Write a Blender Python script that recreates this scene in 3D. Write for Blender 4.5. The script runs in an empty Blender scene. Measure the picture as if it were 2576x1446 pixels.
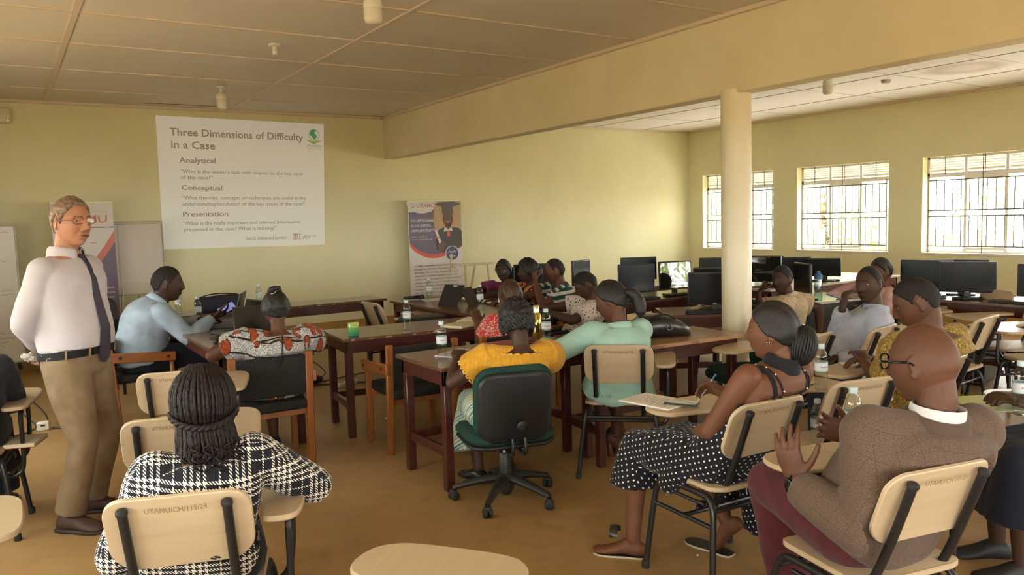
import bpy, bmesh, math, random
import numpy as np
from mathutils import Vector, Matrix

SC = bpy.context.scene
COL = SC.collection
rnd = random.Random(7)
R = math.radians
V = lambda *a: np.array(a, float)

# ------------------------------------------------------------------ camera
YAW, PITCH, ROLL, FPX = 0.5746934754, -0.0890491460, -0.0295346102, 1973.4845
def camera():
    cd = bpy.data.cameras.new('camera'); co = bpy.data.objects.new('camera', cd); COL.objects.link(co)
    cy, sy = math.cos(YAW), math.sin(YAW)
    f = Vector((sy*math.cos(PITCH), cy*math.cos(PITCH), math.sin(PITCH)))
    r0 = Vector((cy, -sy, 0)); u0 = r0.cross(f)
    r = r0*math.cos(ROLL) + u0*math.sin(ROLL); u = -r0*math.sin(ROLL) + u0*math.cos(ROLL)
    m = Matrix(((r.x, u.x, -f.x, 0), (r.y, u.y, -f.y, 0), (r.z, u.z, -f.z, 1.6), (0, 0, 0, 1)))
    co.matrix_world = m
    cd.sensor_width = 36; cd.lens = FPX/2576*36; cd.clip_start = .05; cd.clip_end = 200
    SC.camera = co
camera()

# ------------------------------------------------------------------ light
SC.view_settings.view_transform = 'Standard'; SC.view_settings.look = 'None'
SC.view_settings.gamma = 1; SC.view_settings.use_curve_mapping = False
SC.view_settings.exposure = 0.53
SC.cycles.use_denoising = True
SC.cycles.max_bounces = 8; SC.cycles.diffuse_bounces = 5; SC.cycles.glossy_bounces = 3
SC.cycles.transmission_bounces = 6; SC.cycles.transparent_max_bounces = 8
SC.cycles.caustics_reflective = False; SC.cycles.caustics_refractive = False
SC.cycles.sample_clamp_indirect = 6.0
WORLD = 15.0
w = bpy.data.worlds.new('daylight'); SC.world = w; w.use_nodes = True
w.node_tree.nodes['Background'].inputs[0].default_value = (.98, 1.0, .98, 1)
w.node_tree.nodes['Background'].inputs[1].default_value = WORLD
def sun(rot, strength):
    l = bpy.data.lights.new('sun', 'SUN'); l.energy = strength; l.angle = R(2); l.color = (1, .93, .8)
    o = bpy.data.objects.new('sun', l); COL.objects.link(o); o.rotation_euler = [R(a) for a in rot]
sun((8, 12, 0), 14)     # almost overhead, so none of it enters the windows

# the room: x 0 = camera, y to the far wall, z up
XL, XR, YB, YF, ZC, ZC2 = -1.3, 10.864, -2.6, 10.6, 3.09, 3.09
WT = .21                                   # wall thickness
WIN_R = [(8.67, 10.24), (6.63, 8.20), (4.56, 6.13), (2.5, 4.07), (.45, 2.02), (-1.6, -.03)]
SILL, HEAD = .93, 2.26
WIN_L = [(5.9, 7.9), (3.3, 5.4), (.8, 2.9), (-1.8, .3)]
WIN_B = [(-.9, 1.1), (1.6, 3.9), (5.1, 7.3), (7.9, 10.1)]
def portal(name, loc, rot, sx, sy):
    l = bpy.data.lights.new(name, 'AREA'); l.shape = 'RECTANGLE'; l.size = sx; l.size_y = sy
    l.cycles.is_portal = True
    o = bpy.data.objects.new(name, l); COL.objects.link(o); o.location = loc; o.rotation_euler = [R(a) for a in rot]
for a, b in WIN_R: portal('window_daylight', (XR+WT+.04, (a+b)/2, (SILL+HEAD)/2), (0, 90, 0), HEAD-SILL, b-a)
for a, b in WIN_L: portal('window_daylight', (XL-WT-.04, (a+b)/2, (SILL+HEAD)/2), (0, -90, 0), HEAD-SILL, b-a)
for a, b in WIN_B: portal('window_daylight', ((a+b)/2, YB-WT-.04, (SILL+HEAD)/2), (90, 0, 0), b-a, HEAD-SILL)

# ------------------------------------------------------------------ tagging
def tag(o, label=None, cat=None, group=None, kind=None):
    if label: o['label'] = label
    if cat: o['category'] = cat
    if group: o['group'] = group
    if kind: o['kind'] = kind
    return o
def empty(name, loc=(0, 0, 0), rz=0, label=None, cat=None, group=None, parent=None):
    o = bpy.data.objects.new(name, None); COL.objects.link(o); o.location = loc; o.rotation_euler = (0, 0, -R(rz))
    o.empty_display_size = .1
    if parent: o.parent = parent
    return tag(o, label, cat, group)
def copy_tree(o, parent=None):
    c = o.copy(); COL.objects.link(c)
    if parent: c.parent = parent
    for ch in list(o.children): copy_tree(ch, c)
    return c

# ------------------------------------------------------------------ mesh builder
_bc = {}
def _bevbox(sx, sy, sz, b, seg):
    k = (round(sx, 5), round(sy, 5), round(sz, 5), round(b, 5), seg)
    if k not in _bc:
        bm = bmesh.new(); bmesh.ops.create_cube(bm, size=1); bmesh.ops.scale(bm, vec=(sx, sy, sz), verts=bm.verts)
        if b > 0: bmesh.ops.bevel(bm, geom=list(bm.edges), offset=min(b, .49*min(sx, sy, sz)), segments=seg, affect='EDGES', profile=.5)
        bm.verts.index_update()
        _bc[k] = (np.array([v.co[:] for v in bm.verts]), [[v.index for v in f.verts] for f in bm.faces]); bm.free()
    return _bc[k]
def rotm(rx=0, ry=0, rz=0):
    return np.array(Matrix.Rotation(R(rz), 3, 'Z') @ Matrix.Rotation(R(ry), 3, 'Y') @ Matrix.Rotation(R(rx), 3, 'X'))
def norm(v):
    v = np.asarray(v, float); n = np.linalg.norm(v); return v/n if n > 1e-12 else v
def catmull(pts, n=6, closed=False):
    P = [np.asarray(p, float) for p in pts]; N = len(P); out = []
    rng = range(N if closed else N-1)
    for i in rng:
        if closed: a, b, c, d = P[(i-1) % N], P[i], P[(i+1) % N], P[(i+2) % N]
        else: a, b, c, d = P[max(i-1, 0)], P[i], P[i+1], P[min(i+2, N-1)]
        for k in range(n):
            t = k/n
            out.append(.5*((2*b)+(-a+c)*t+(2*a-5*b+4*c-d)*t*t+(-a+3*b-3*c+d)*t**3))
    if not closed: out.append(P[-1])
    return out
class MB:
    def __init__(s): s.v = []; s.f = []; s.m = []; s.n = 0
    def add(s, v, f, mi=0):
        v = np.asarray(v, float).reshape(-1, 3); s.v.append(v)
        s.f += [[i+s.n for i in q] for q in f]; s.m += [mi]*len(f); s.n += len(v); return s
    def box(s, c, size, rot=None, b=0, seg=1, mi=0):
        v, f = _bevbox(*size, b, seg)
        if rot is not None: v = v @ np.asarray(rot).T
        return s.add(v+np.asarray(c, float), f, mi)
    def bar(s, p, q, w, t, up=(0, 0, 1), b=0, mi=0):
        p, q = np.asarray(p, float), np.asarray(q, float); d = q-p; L = np.linalg.norm(d); z = d/L
        x = np.cross(up, z); x = norm(x) if np.linalg.norm(x) > 1e-6 else V(1, 0, 0); y = np.cross(z, x)
        return s.box((p+q)/2, (w, t, L), np.array([x, y, z]).T, b, 1, mi)
    def tube(s, pts, r, n=10, mi=0, flat=1., rounded=False, up=None):
        P = np.array(pts, float); N = len(P); rr = np.full(N, r, float) if np.isscalar(r) else np.array(r, float)
        if rounded:
            d0, d1 = norm(P[0]-P[1]), norm(P[-1]-P[-2]); A, B, ra, rb = [], [], [], []
            for a in (80, 55, 28):
                c_, s_ = math.cos(R(a)), math.sin(R(a))
                A.append(P[0]+d0*rr[0]*s_); ra.append(rr[0]*c_)
            for a in (28, 55, 80):
                c_, s_ = math.cos(R(a)), math.sin(R(a))
                B.append(P[-1]+d1*rr[-1]*s_); rb.append(rr[-1]*c_)
            P = np.vstack([A, P, B]); rr = np.concatenate([ra, rr, rb]); N = len(P)
        T = np.zeros_like(P); T[1:-1] = P[2:]-P[:-2]; T[0] = P[1]-P[0]; T[-1] = P[-1]-P[-2]
        T /= np.maximum(np.linalg.norm(T, axis=1), 1e-12)[:, None]
        a = np.asarray(up, float) if up is not None else (V(0, 0, 1) if abs(T[0][2]) < .9 else V(1, 0, 0))
        x = norm(np.cross(a, T[0])); vs = []; ang = np.arange(n)*2*math.pi/n
        for i in range(N):
            x = norm(x-T[i]*np.dot(x, T[i])); y = np.cross(T[i], x)
            vs.append(P[i]+rr[i]*(np.cos(ang)[:, None]*x+flat*np.sin(ang)[:, None]*y))
        f = [[i*n+j, i*n+(j+1) % n, (i+1)*n+(j+1) % n, (i+1)*n+j] for i in range(N-1) for j in range(n)]
        f += [list(range(n))[::-1], [(N-1)*n+j for j in range(n)]]
        return s.add(np.vstack(vs), f, mi)
    def loft(s, rings, mi=0, caps=True, closed_u=True):
        n = len(rings[0]); N = len(rings)
        f = [[i*n+j, i*n+(j+1) % n, (i+1)*n+(j+1) % n, (i+1)*n+j] for i in range(N-1) for j in range(n if closed_u else n-1)]
        if caps: f += [list(range(n))[::-1], [(N-1)*n+j for j in range(n)]]
        return s.add(np.vstack(rings), f, mi)
    def lathe(s, prof, c=(0, 0, 0), n=20, mi=0, rot=None, sx=1, sy=1):
        a = np.arange(n)*2*math.pi/n; rings = []
        for r, z in prof: rings.append(np.stack([sx*max(r, 1e-4)*np.cos(a), sy*max(r, 1e-4)*np.sin(a), np.full(n, z)], 1))
        v = np.vstack(rings)
        if rot is not None: v = v @ np.asarray(rot).T
        N = len(prof)
        f = [[i*n+j, i*n+(j+1) % n, (i+1)*n+(j+1) % n, (i+1)*n+j] for i in range(N-1) for j in range(n)]
        f += [list(range(n))[::-1], [(N-1)*n+j for j in range(n)]]
        return s.add(v+np.asarray(c, float), f, mi)
    def ell(s, c, r, rot=None, nu=16, nv=10, mi=0):
        prof = [(math.sin(math.pi*i/nv), -math.cos(math.pi*i/nv)) for i in range(nv+1)]
        a = np.arange(nu)*2*math.pi/nu
        v = np.vstack([np.stack([max(p, 1e-3)*np.cos(a), max(p, 1e-3)*np.sin(a), np.full(nu, z)], 1) for p, z in prof])*np.asarray(r, float)
        if rot is not None: v = v @ np.asarray(rot).T
        f = [[i*nu+j, i*nu+(j+1) % nu, (i+1)*nu+(j+1) % nu, (i+1)*nu+j] for i in range(nv) for j in range(nu)]
        f += [list(range(nu))[::-1], [nv*nu+j for j in range(nu)]]
        return s.add(v+np.asarray(c, float), f, mi)
    def prism(s, poly, z0, z1, b=0, mi=0, fn=None):
        P = np.array(poly, float)
        area = .5*np.sum(P[:, 0]*np.roll(P[:, 1], -1)-np.roll(P[:, 0], -1)*P[:, 1])
        if area < 0: P = P[::-1]
        n = len(P); e = np.roll(P, -1, 0)-np.roll(P, 1, 0); nn = np.stack([e[:, 1], -e[:, 0]], 1); nn /= np.maximum(np.linalg.norm(nn, axis=1), 1e-9)[:, None]
        L = [(0, z0), (0, z1)] if b <= 0 else [(b, z0), (0, z0+b), (0, z1-b), (b, z1)]
        rings = [np.column_stack([P-nn*o, np.full(n, z)]) for o, z in L]
        if fn: rings = [fn(r) for r in rings]
        return s.loft(rings, mi)
    def xform(s, M, t=(0, 0, 0)):
        s.v = [v @ np.asarray(M).T+np.asarray(t, float) for v in s.v]; return s
    def build(s, name, mats, parent=None, smooth=True, ang=38, label=None, loc=None):
        me = bpy.data.meshes.new(name)
        me.from_pydata(np.vstack(s.v).tolist(), [], s.f)
        mats = mats if isinstance(mats, (list, tuple)) else [mats]
        for m in mats: me.materials.append(m)
        if len(mats) > 1: me.polygons.foreach_set('material_index', s.m)
        me.polygons.foreach_set('use_smooth', [smooth]*len(me.polygons))
        if smooth: me.set_sharp_from_angle(angle=R(ang))
        me.update()
        return put(name, me, parent, label, loc)
def put(name, me, parent=None, label=None, loc=None):
    o = bpy.data.objects.new(name, me); COL.objects.link(o)
    if parent: o.parent = parent
    if label: o['label'] = label
    if loc is not None: o.location = loc
    return o
def rrect(w, h, r, n=5, cx=0, cy=0):
    pts = []
    for sx, sy, a0 in ((1, 1, 0), (-1, 1, 90), (-1, -1, 180), (1, -1, 270)):
        for k in range(n+1):
            a = R(a0+90*k/n); pts.append((cx+sx*(w/2-r)+r*math.cos(a), cy+sy*(h/2-r)+r*math.sin(a)))
    return pts

# ------------------------------------------------------------------ lettering (built-in font)
_tc = {}
def text_geo(txt, bold=0.0, res=2):
    k = (txt, bold, res)
    if k in _tc: return _tc[k]
    cu = bpy.data.curves.new('lettering', 'FONT'); cu.body = txt; cu.size = 1; cu.resolution_u = res; cu.offset = bold
    o = bpy.data.objects.new('lettering', cu); COL.objects.link(o)
    me = bpy.data.meshes.new_from_object(o.evaluated_get(bpy.context.evaluated_depsgraph_get()))
    v = np.zeros(len(me.vertices)*3); me.vertices.foreach_get('co', v); v = v.reshape(-1, 3)[:, :2]
    f = [list(p.vertices) for p in me.polygons]
    bpy.data.objects.remove(o); bpy.data.curves.remove(cu); bpy.data.meshes.remove(me)
    wid = v[:, 0].max() if len(v) else 0
    _tc[k] = (v, f, wid); return _tc[k]
def put_text(mb, txt, x, y, size, fn, bold=0.0, align='L', width=None, slant=0, mi=0):
    """lettering laid on a surface: fn maps (u, v) arrays to points"""
    v, f, wid = text_geo(txt, bold)
    sx = size if width is None else width/max(wid, 1e-6)
    u = v[:, 0]*sx+v[:, 1]*slant*size; off = {'L': 0, 'C': -wid*sx/2, 'R': -wid*sx}[align]
    mb.add(fn(u+x+off, v[:, 1]*size+y), f, mi)

# ------------------------------------------------------------------ materials
MAT = {}
class NT:
    def __init__(s, name):
        s.m = bpy.data.materials.new(name); s.m.use_nodes = True; s.t = s.m.node_tree; s.b = s.t.nodes['Principled BSDF']
    def n(s, typ, **k):
        nd = s.t.nodes.new('ShaderNode'+typ)
        for a, b in k.items():
            if a[0] == 'i' and a[1:].isdigit(): nd.inputs[int(a[1:])].default_value = b
            else: setattr(nd, a, b)
        return nd
    def l(s, a, ai, b, bi): s.t.links.new(a.outputs[ai], b.inputs[bi])
    def math(s, op, a, b=None, c=None):
        nd = s.n('Math', operation=op)
        for i, x in enumerate((a, b, c)):
            if x is None: continue
            if isinstance(x, (int, float)): nd.inputs[i].default_value = x
            else: s.t.links.new(x, nd.inputs[i])
        return nd.outputs[0]
    def ramp(s, fac, stops, interp='LINEAR'):
        nd = s.n('ValToRGB'); cr = nd.color_ramp; cr.interpolation = interp
        while len(cr.elements) < len(stops): cr.elements.new(.5)
        for e, (p, c) in zip(cr.elements, stops): e.position = p; e.color = (*c, 1)
        s.t.links.new(fac, nd.inputs[0]); return nd.outputs[0]
    def mix(s, fac, a, b):
        nd = s.n('Mix', data_type='RGBA')
        for i, x in ((0, fac), (6, a), (7, b)):
            if isinstance(x, (int, float)): nd.inputs[i].default_value = x
            elif isinstance(x, tuple): nd.inputs[i].default_value = (*x, 1)
            else: s.t.links.new(x, nd.inputs[i])
        return nd.outputs[2]
    def color(s, sock):
        if isinstance(sock, tuple): s.b.inputs['Base Color'].default_value = (*sock, 1)
        else: s.t.links.new(sock, s.b.inputs['Base Color'])
        return s
    def set(s, rough=.5, spec=.5, metal=0, **k):
        s.b.inputs['Roughness'].default_value = rough; s.b.inputs['Specular IOR Level'].default_value = spec; s.b.inputs['Metallic'].default_value = metal
        for a, b in k.items(): s.b.inputs[a.replace('_', ' ')].default_value = b
        return s
    def coord(s, out='Object', scale=None, rot=None):
        tc = s.n('TexCoord')
        if scale is None and rot is None: return tc.outputs[out]
        mp = s.n('Mapping'); s.t.links.new(tc.outputs[out], mp.inputs[0])
        if scale is not None: mp.inputs['Scale'].default_value = scale if isinstance(scale, tuple) else (scale,)*3
        if rot is not None: mp.inputs['Rotation'].default_value = [R(a) for a in rot]
        return mp.outputs[0]
    def noise(s, co, scale, detail=3, rough=.55, dist=0):
        nd = s.n('TexNoise'); nd.inputs['Scale'].default_value = scale; nd.inputs['Detail'].default_value = detail
        nd.inputs['Roughness'].default_value = rough; nd.inputs['Distortion'].default_value = dist
        s.t.links.new(co, nd.inputs['Vector']); return nd.outputs[0]
    def vor(s, co, scale, out='Distance', rand=1., dim='3D', feat='F1'):
        nd = s.n('TexVoronoi', voronoi_dimensions=dim, feature=feat); nd.inputs['Scale'].default_value = scale; nd.inputs['Randomness'].default_value = rand
        s.t.links.new(co, nd.inputs['Vector']); return nd.outputs[out]
    def bump(s, h, strength=.3, dist=.01):
        nd = s.n('Bump'); nd.inputs['Strength'].default_value = strength; nd.inputs['Distance'].default_value = dist
        s.t.links.new(h, nd.inputs['Height']); s.t.links.new(nd.outputs[0], s.b.inputs['Normal']); return s
    def done(s): return s.m
def plain(name, c, rough=.5, spec=.5, metal=0, bump=None, **k):
    if name in MAT: return MAT[name]
    t = NT(name).color(c).set(rough, spec, metal, **k)
    if bump: t.bump(t.noise(t.coord(), bump[0], 4), bump[1], .004)
    MAT[name] = t.done(); return MAT[name]
def mottled(name, c1, c2, scale, rough=.5, spec=.5, detail=4, bump=0, p=(.35, .65), stretch=None, **k):
    if name in MAT: return MAT[name]
    t = NT(name); co = t.coord(scale=stretch) if stretch else t.coord()
    n = t.noise(co, scale, detail); t.color(t.ramp(n, [(p[0], c1), (p[1], c2)])).set(rough, spec, **k)
    if bump: t.bump(n, bump, .004)
    MAT[name] = t.done(); return MAT[name]

WALLC = (.75, .71, .45)
def wall_mat(name, c, dirt=None):
    t = NT(name); co = t.coord(); n1 = t.noise(co, .9, 4); n2 = t.noise(co, 45, 3)
    d = tuple(x*.9 for x in c)
    t.color(t.ramp(n1, [(.3, d), (.7, c)])).set(.55, .25).bump(n2, .12, .003)
    return t.done()
M_wall = wall_mat('wall_paint', WALLC)
M_ceil = wall_mat('ceiling_paint', (.74, .68, .57))
M_ceil2 = wall_mat('ceiling_paint_bay', (.66, .55, .46))
M_band = mottled('skirting_paint', (.36, .20, .05), (.42, .25, .07), 3, .4, .4)
M_batten = plain('batten_paint', (.66, .55, .40), .45)
M_white = plain('white_paint', (.72, .68, .58), .4)
def floor_mat():
    t = NT('screed_floor'); co = t.coord(); a = t.noise(co, .7, 5, .6, .6); b = t.noise(co, 9, 5, .6); g = t.noise(co, 160, 2)
    c = t.ramp(a, [(.25, (.24, .135, .050)), (.5, (.34, .20, .076)), (.78, (.43, .265, .112))])
    st = t.ramp(b, [(.30, (.62, .60, .58)), (.5, (1, 1, 1))])
    mm = t.n('Mix', data_type='RGBA', blend_type='MULTIPLY'); mm.inputs[0].default_value = .55
    t.t.links.new(c, mm.inputs[6]); t.t.links.new(st, mm.inputs[7])
    sp = t.vor(co, 5.5); spot = t.math('LESS_THAN', sp, .022)
    t.color(t.mix(spot, mm.outputs[2], (.42, .36, .26)))
    rg = t.math('MULTIPLY_ADD', b, .25, .33); t.t.links.new(rg, t.b.inputs['Roughness']); t.b.inputs['Specular IOR Level'].default_value = .4
    t.bump(g, .05, .002); return t.done()
M_floor = floor_mat()
def wood(name, c1, c2, axis='X', scale=3., rough=.35, streak=14, spec=.5, bump=.03, rings=None):
    if name in MAT: return MAT[name]
    t = NT(name); s = {'X': (scale, scale*streak, scale*streak), 'Y': (scale*streak, scale, scale*streak), 'Z': (scale*streak, scale*streak, scale)}[axis]
    co = t.coord(scale=s); n = t.noise(co, 1.0, 5, .6, .4)
    t.color(t.ramp(n, [(.3, c1), (.7, c2)])).set(rough, spec).bump(n, bump, .002)
    MAT[name] = t.done(); return MAT[name]
M_ply = wood('beech_laminate', (.46, .345, .215), (.53, .405, .26), 'X', 2.2, .38, 12)
M_plyY = wood('beech_laminate_arm', (.46, .345, .215), (.53, .405, .26), 'Y', 2.2, .3, 12)
M_maho = wood('mahogany_varnish', (.050, .014, .010), (.085, .024, .016), 'X', 2.5, .28, 16)
M_mahot = wood('mahogany_top', (.10, .045, .024), (.15, .072, .038), 'X', 2.0, .22, 18)
M_chip = plain('bare_chipped_wood', (.42, .24, .12), .7)
M_orange = wood('teak_varnish', (.23, .075, .018), (.33, .115, .03), 'Z', 3, .33, 14)
M_black = plain('black_powder_coat', (.012, .012, .013), .32)
M_rubber = plain('black_rubber', (.015, .014, .013), .6)
M_plastic = plain('black_plastic', (.012, .012, .012), .45, bump=(400, .1))
M_vinyl = mottled('dark_tweed_upholstery', (.010, .010, .010), (.045, .04, .034), 220, .75, .3, 2, .15, (.45, .8))
M_green = mottled('green_fabric', (.012, .040, .030), (.020, .058, .045), 90, .85, .2, 3, .1)
M_metal = plain('zinc_metal', (.45, .43, .40), .3, .5, 1)
M_chrome = plain('chrome', (.75, .74, .72), .12, .5, 1)
M_screen = plain('switched_off_screen', (.006, .007, .007), .16, .5)
M_mirror = plain('glossy_dark_screen', (.010, .012, .010), .03, .9, 0, Coat_Weight=1.0, Coat_Roughness=.01)
M_monb = plain('monitor_shell', (.014, .014, .015), .4)
M_paper = plain('paper', (.78, .74, .66), .7)
M_ink = plain('dark_ink', (.02, .02, .03), .6)
def glass(name, c=(1, 1, 1), rough=.02, ior=1.33):
    t = NT(name).color(c).set(rough, .5); t.b.inputs['Transmission Weight'].default_value = 1; t.b.inputs['IOR'].default_value = ior
    return t.done()
def clear(name, tint, refl=.5):
    t = NT(name); tr = t.n('BsdfTransparent'); tr.inputs[0].default_value = (*tint, 1); gl = t.n('BsdfGlossy'); gl.inputs['Roughness'].default_value = .06
    lw = t.n('LayerWeight'); lw.inputs[0].default_value = .35; f = t.math('MULTIPLY_ADD', lw.outputs['Facing'], refl, .05); mx = t.n('MixShader'); t.t.links.new(f, mx.inputs[0])
    t.l(tr, 0, mx, 1); t.l(gl, 0, mx, 2); t.l(mx, 0, t.t.nodes['Material Output'], 0); return t.done()
M_pet = clear('clear_bottle_plastic', (.90, .93, .92))
M_pane = NT('window_glass')
def pane_mat():
    t = M_pane; tr = t.n('BsdfTransparent'); gl = t.n('BsdfGlossy'); gl.inputs['Roughness'].default_value = .02; mx = t.n('MixShader'); mx.inputs[0].default_value = .06
    t.l(tr, 0, mx, 1); t.l(gl, 0, mx, 2); t.l(mx, 0, t.t.nodes['Material Output'], 0); return t.done()
M_pane = pane_mat()
# ================================================================== the setting
def struct(name, mb, mats, ang=38, smooth=True, parent=None):
    o = mb.build(name, mats, parent, smooth, ang)
    if parent is None: o['kind'] = 'structure'
    return o
def span(mb, x0, x1, y0, y1, z0, z1, b=0, mi=0):
    return mb.box(((x0+x1)/2, (y0+y1)/2, (z0+z1)/2), (x1-x0, y1-y0, z1-z0), None, b, 1, mi)
struct('floor', span(MB(), XL-.3, XR+.3, YB-.3, YF+.3, -.15, 0), M_floor)
struct('wall_far', span(MB(), XL-.2, XR+WT, YF, YF+WT, 0, ZC+.1), M_wall)
def wall_open(name, axis, pos, thick, lo, hi, wins):
    mb = MB()
    def sp(a, b, z0, z1):
        if b-a < 1e-4: return
        p, q = min(pos, pos+thick), max(pos, pos+thick)
        span(mb, p, q, a, b, z0, z1) if axis == 'x' else span(mb, a, b, p, q, z0, z1)
    sp(lo, hi, 0, SILL); sp(lo, hi, HEAD, ZC+.1); c = lo
    for a, b in sorted(wins): sp(c, a, SILL, HEAD); c = b
    sp(c, hi, SILL, HEAD)
    struct(name, mb, M_wall)
wall_open('wall_right', 'x', XR, WT, YB-WT, YF, WIN_R)
wall_open('wall_left', 'x', XL, -WT, YB-WT, YF, WIN_L)
wall_open('wall_back', 'y', YB, -WT, XL, XR, WIN_B)
BX0, BX1, BZ = 4.73, 4.90, 2.49
struct('beam', span(MB(), BX0, BX1, YB, YF, BZ, ZC+.05, .006), mottled('beam_paint', (.68, .59, .38), (.74, .65, .44), 1.5, .5, .3))
struct('ceiling', span(MB(), XL, BX0+.08, YB, YF, ZC, ZC+.06), M_ceil)
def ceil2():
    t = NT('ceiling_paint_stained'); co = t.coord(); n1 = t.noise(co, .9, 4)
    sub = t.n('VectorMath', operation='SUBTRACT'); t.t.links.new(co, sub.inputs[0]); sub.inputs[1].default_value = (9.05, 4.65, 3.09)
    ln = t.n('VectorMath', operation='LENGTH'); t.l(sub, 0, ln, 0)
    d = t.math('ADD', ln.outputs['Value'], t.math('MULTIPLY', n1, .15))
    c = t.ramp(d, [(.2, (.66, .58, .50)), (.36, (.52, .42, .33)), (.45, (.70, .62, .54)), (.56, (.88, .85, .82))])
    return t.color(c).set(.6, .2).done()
ob = struct('ceiling_bay', span(MB(), BX1-.02, XR, YB, YF, ZC, ZC+.06), ceil2())
struct('column', MB().lathe([(.118, 0), (.118, .02), (.115, .03), (.115, BZ), (.115, BZ+.03)], (4.815, 4.19, 0), 40), mottled('column_paint', (.70, .62, .42), (.76, .68, .48), 1.2, .35, .5), 60)
struct('baseboard_far', span(MB(), XL, XR, YF-.004, YF+.01, 0, .215), M_band)
struct('baseboard_right', span(MB(), XR-.004, XR+.01, YB, YF-.004, 0, .215), M_band)
struct('baseboard_left', span(MB(), XL-.01, XL+.004, YB, YF-.004, 0, .215), M_band)
struct('baseboard_back', span(MB(), XL, XR, YB-.01, YB+.004, 0, .215), M_band)
# cornice strips and ceiling battens
k = [0]
def trim(mb, m=None):
    k[0] += 1; return struct('trim_%d' % k[0], mb, m or M_batten)
trim(span(MB(), XL, BX0, YF-.045, YF, ZC-.035, ZC, .006))
trim(span(MB(), BX0-.045, BX0, YB, YF, ZC-.035, ZC, .006))
trim(span(MB(), XL, XL+.045, YB, YF, ZC-.035, ZC, .006))
trim(span(MB(), BX1, XR, YF-.045, YF, ZC-.035, ZC, .006))
trim(span(MB(), XR-.045, XR, YB, YF, ZC-.035, ZC, .006))
for x in (.54, 2.575): trim(span(MB(), x-.024, x+.024, YB, YF, ZC-.012, ZC+.002, .004))
for y in (9.65, 8.45, 7.26, 6.22, 5.19, 4.2, 3.15, 2.1): trim(span(MB(), XL, BX0-.03, y-.018, y+.018, ZC-.010, ZC+.002, .003))
M_gap = plain('dark_joint', (.16, .10, .05), .8)
for x in (8.6, 9.75): trim(span(MB(), x-.009, x+.009, YB, YF-.05, ZC-.003, ZC+.002), M_gap)
for y in (9.3, 8.1, 6.4, 5.25, 4.2, 3.0): trim(span(MB(), BX1+.02, XR-.05, y-.005, y+.005, ZC-.002, ZC+.002), mottled('joint_brown', (.38, .29, .22), (.5, .4, .33), 3))  # thin brown joint lines between the bay ceiling panels
trim(MB().prism([(1.55, 10.33), (2.0, 10.315), (2.4, 10.33), (2.4, 10.345), (2.0, 10.35), (1.55, 10.345)], ZC-.003, ZC+.001), M_gap)

# windows ----------------------------------------------------------
M_wframe = plain('window_steel_paint', (.82, .80, .72), .4)
M_grille = plain('grille_paint', (.16, .14, .115), .45)
M_louv = plain('vent_slat_paint', (.84, .76, .64), .5)
wn = [0]
def window(a, b, axis, pos, sgn, detail=True):
    """a..b along the wall; local u along wall, d outward from the inner face"""
    wn[0] += 1; n = wn[0]
    def P(u, d, z): return (pos+sgn*d, u, z) if axis == 'x' else (u, pos+sgn*d, z)
    def bx(mb, u0, u1, d0, d1, z0, z1, bev=.003):
        p, q = P(u0, d0, z0), P(u1, d1, z1)
        lo = [min(i, j) for i, j in zip(p, q)]; hi = [max(i, j) for i, j in zip(p, q)]
        return span(mb, lo[0], hi[0], lo[1], hi[1], lo[2], hi[2], bev)
    root = MB()
    e, zv = .032, 2.01
    for u0, u1, z0, z1 in ((a, a+e, SILL, HEAD), (b-e, b, SILL, HEAD), (a, b, HEAD-e, HEAD), (a, b, SILL, SILL+e), (a, b, zv-.03, zv+.03)): bx(root, u0, u1, .13, .18, z0, z1)
    o = root.build('window_%d' % n, M_wframe); o['kind'] = 'structure'
    w3 = (b-a)/3
    fr = MB()
    for i in (1, 2): bx(fr, a+w3*i-.018, a+w3*i+.018, .125, .175, SILL, HEAD)
    bx(fr, a+w3, b-w3, .13, .165, SILL+.045, SILL+.085); bx(fr, a+w3, b-w3, .13, .165, zv-.07, zv-.03)
    fr.build('window_mullion', M_wframe, o)
    lv = MB()
    for i in range(3):
        u0, u1 = a+w3*i+.03, a+w3*(i+1)-.03
        for z in np.linspace(zv+.055, HEAD-.06, 5):
            c = P((u0+u1)/2, .155, z); s = (.075, u1-u0, .006) if axis == 'x' else (u1-u0, .075, .006)
            lv.box(c, s, rotm(0, sgn*28, 0) if axis == 'x' else rotm(-sgn*28, 0, 0))
    lv.build('vent_slats', M_louv, o)
    gl = MB(); bx(gl, a+.045, b-.045, .150, .154, SILL+.045, zv-.03, 0); gl.build('window_pane', M_pane, o)
    g = MB(); d = .05; g0, g1 = a+.06, b-.06; nb = 12 if detail else 8
    for z in (1.03, 1.44, 1.52, 1.935): bx(g, g0, g1, d-.005, d+.005, z-.008, z+.008, 0)
    for u in (g0, g1): g.tube([P(u, d, SILL), P(u, d, 2.0)], .008, 6)
    g.tube([P((a+b)/2, d, SILL), P((a+b)/2, d, HEAD)], .008, 6)
    for i in range(3): g.tube([P(a+w3*(i+.5), d+.05, zv), P(a+w3*(i+.5), d+.05, HEAD)], .006, 6)
    for i in range(1, nb+1):
        u = g0+(g1-g0)*i/(nb+1)
        g.tube([P(u, d, 1.03), P(u, d, 1.44)], .007, 6); g.tube([P(u, d, 1.52), P(u, d, 1.935)], .007, 6)
    g.build('window_grille', M_grille, o)
    sl = MB(); bx(sl, a-.01, b+.01, -.012, .13, SILL-.02, SILL+.008, .004); sl.build('window_sill', M_white, o)
for a, b in WIN_R: window(a, b, 'x', XR, 1)
for a, b in WIN_L: window(a, b, 'x', XL, -1)
for a, b in WIN_B: window(a, b, 'y', YB, -1)

struct('added_daylight_block', span(MB(), XR+WT, XR+WT+1.5, YB-1, YF+1, 2.78, 2.86), M_white)  # unseen overhang slab, added to hold back sky light at the right windows
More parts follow.
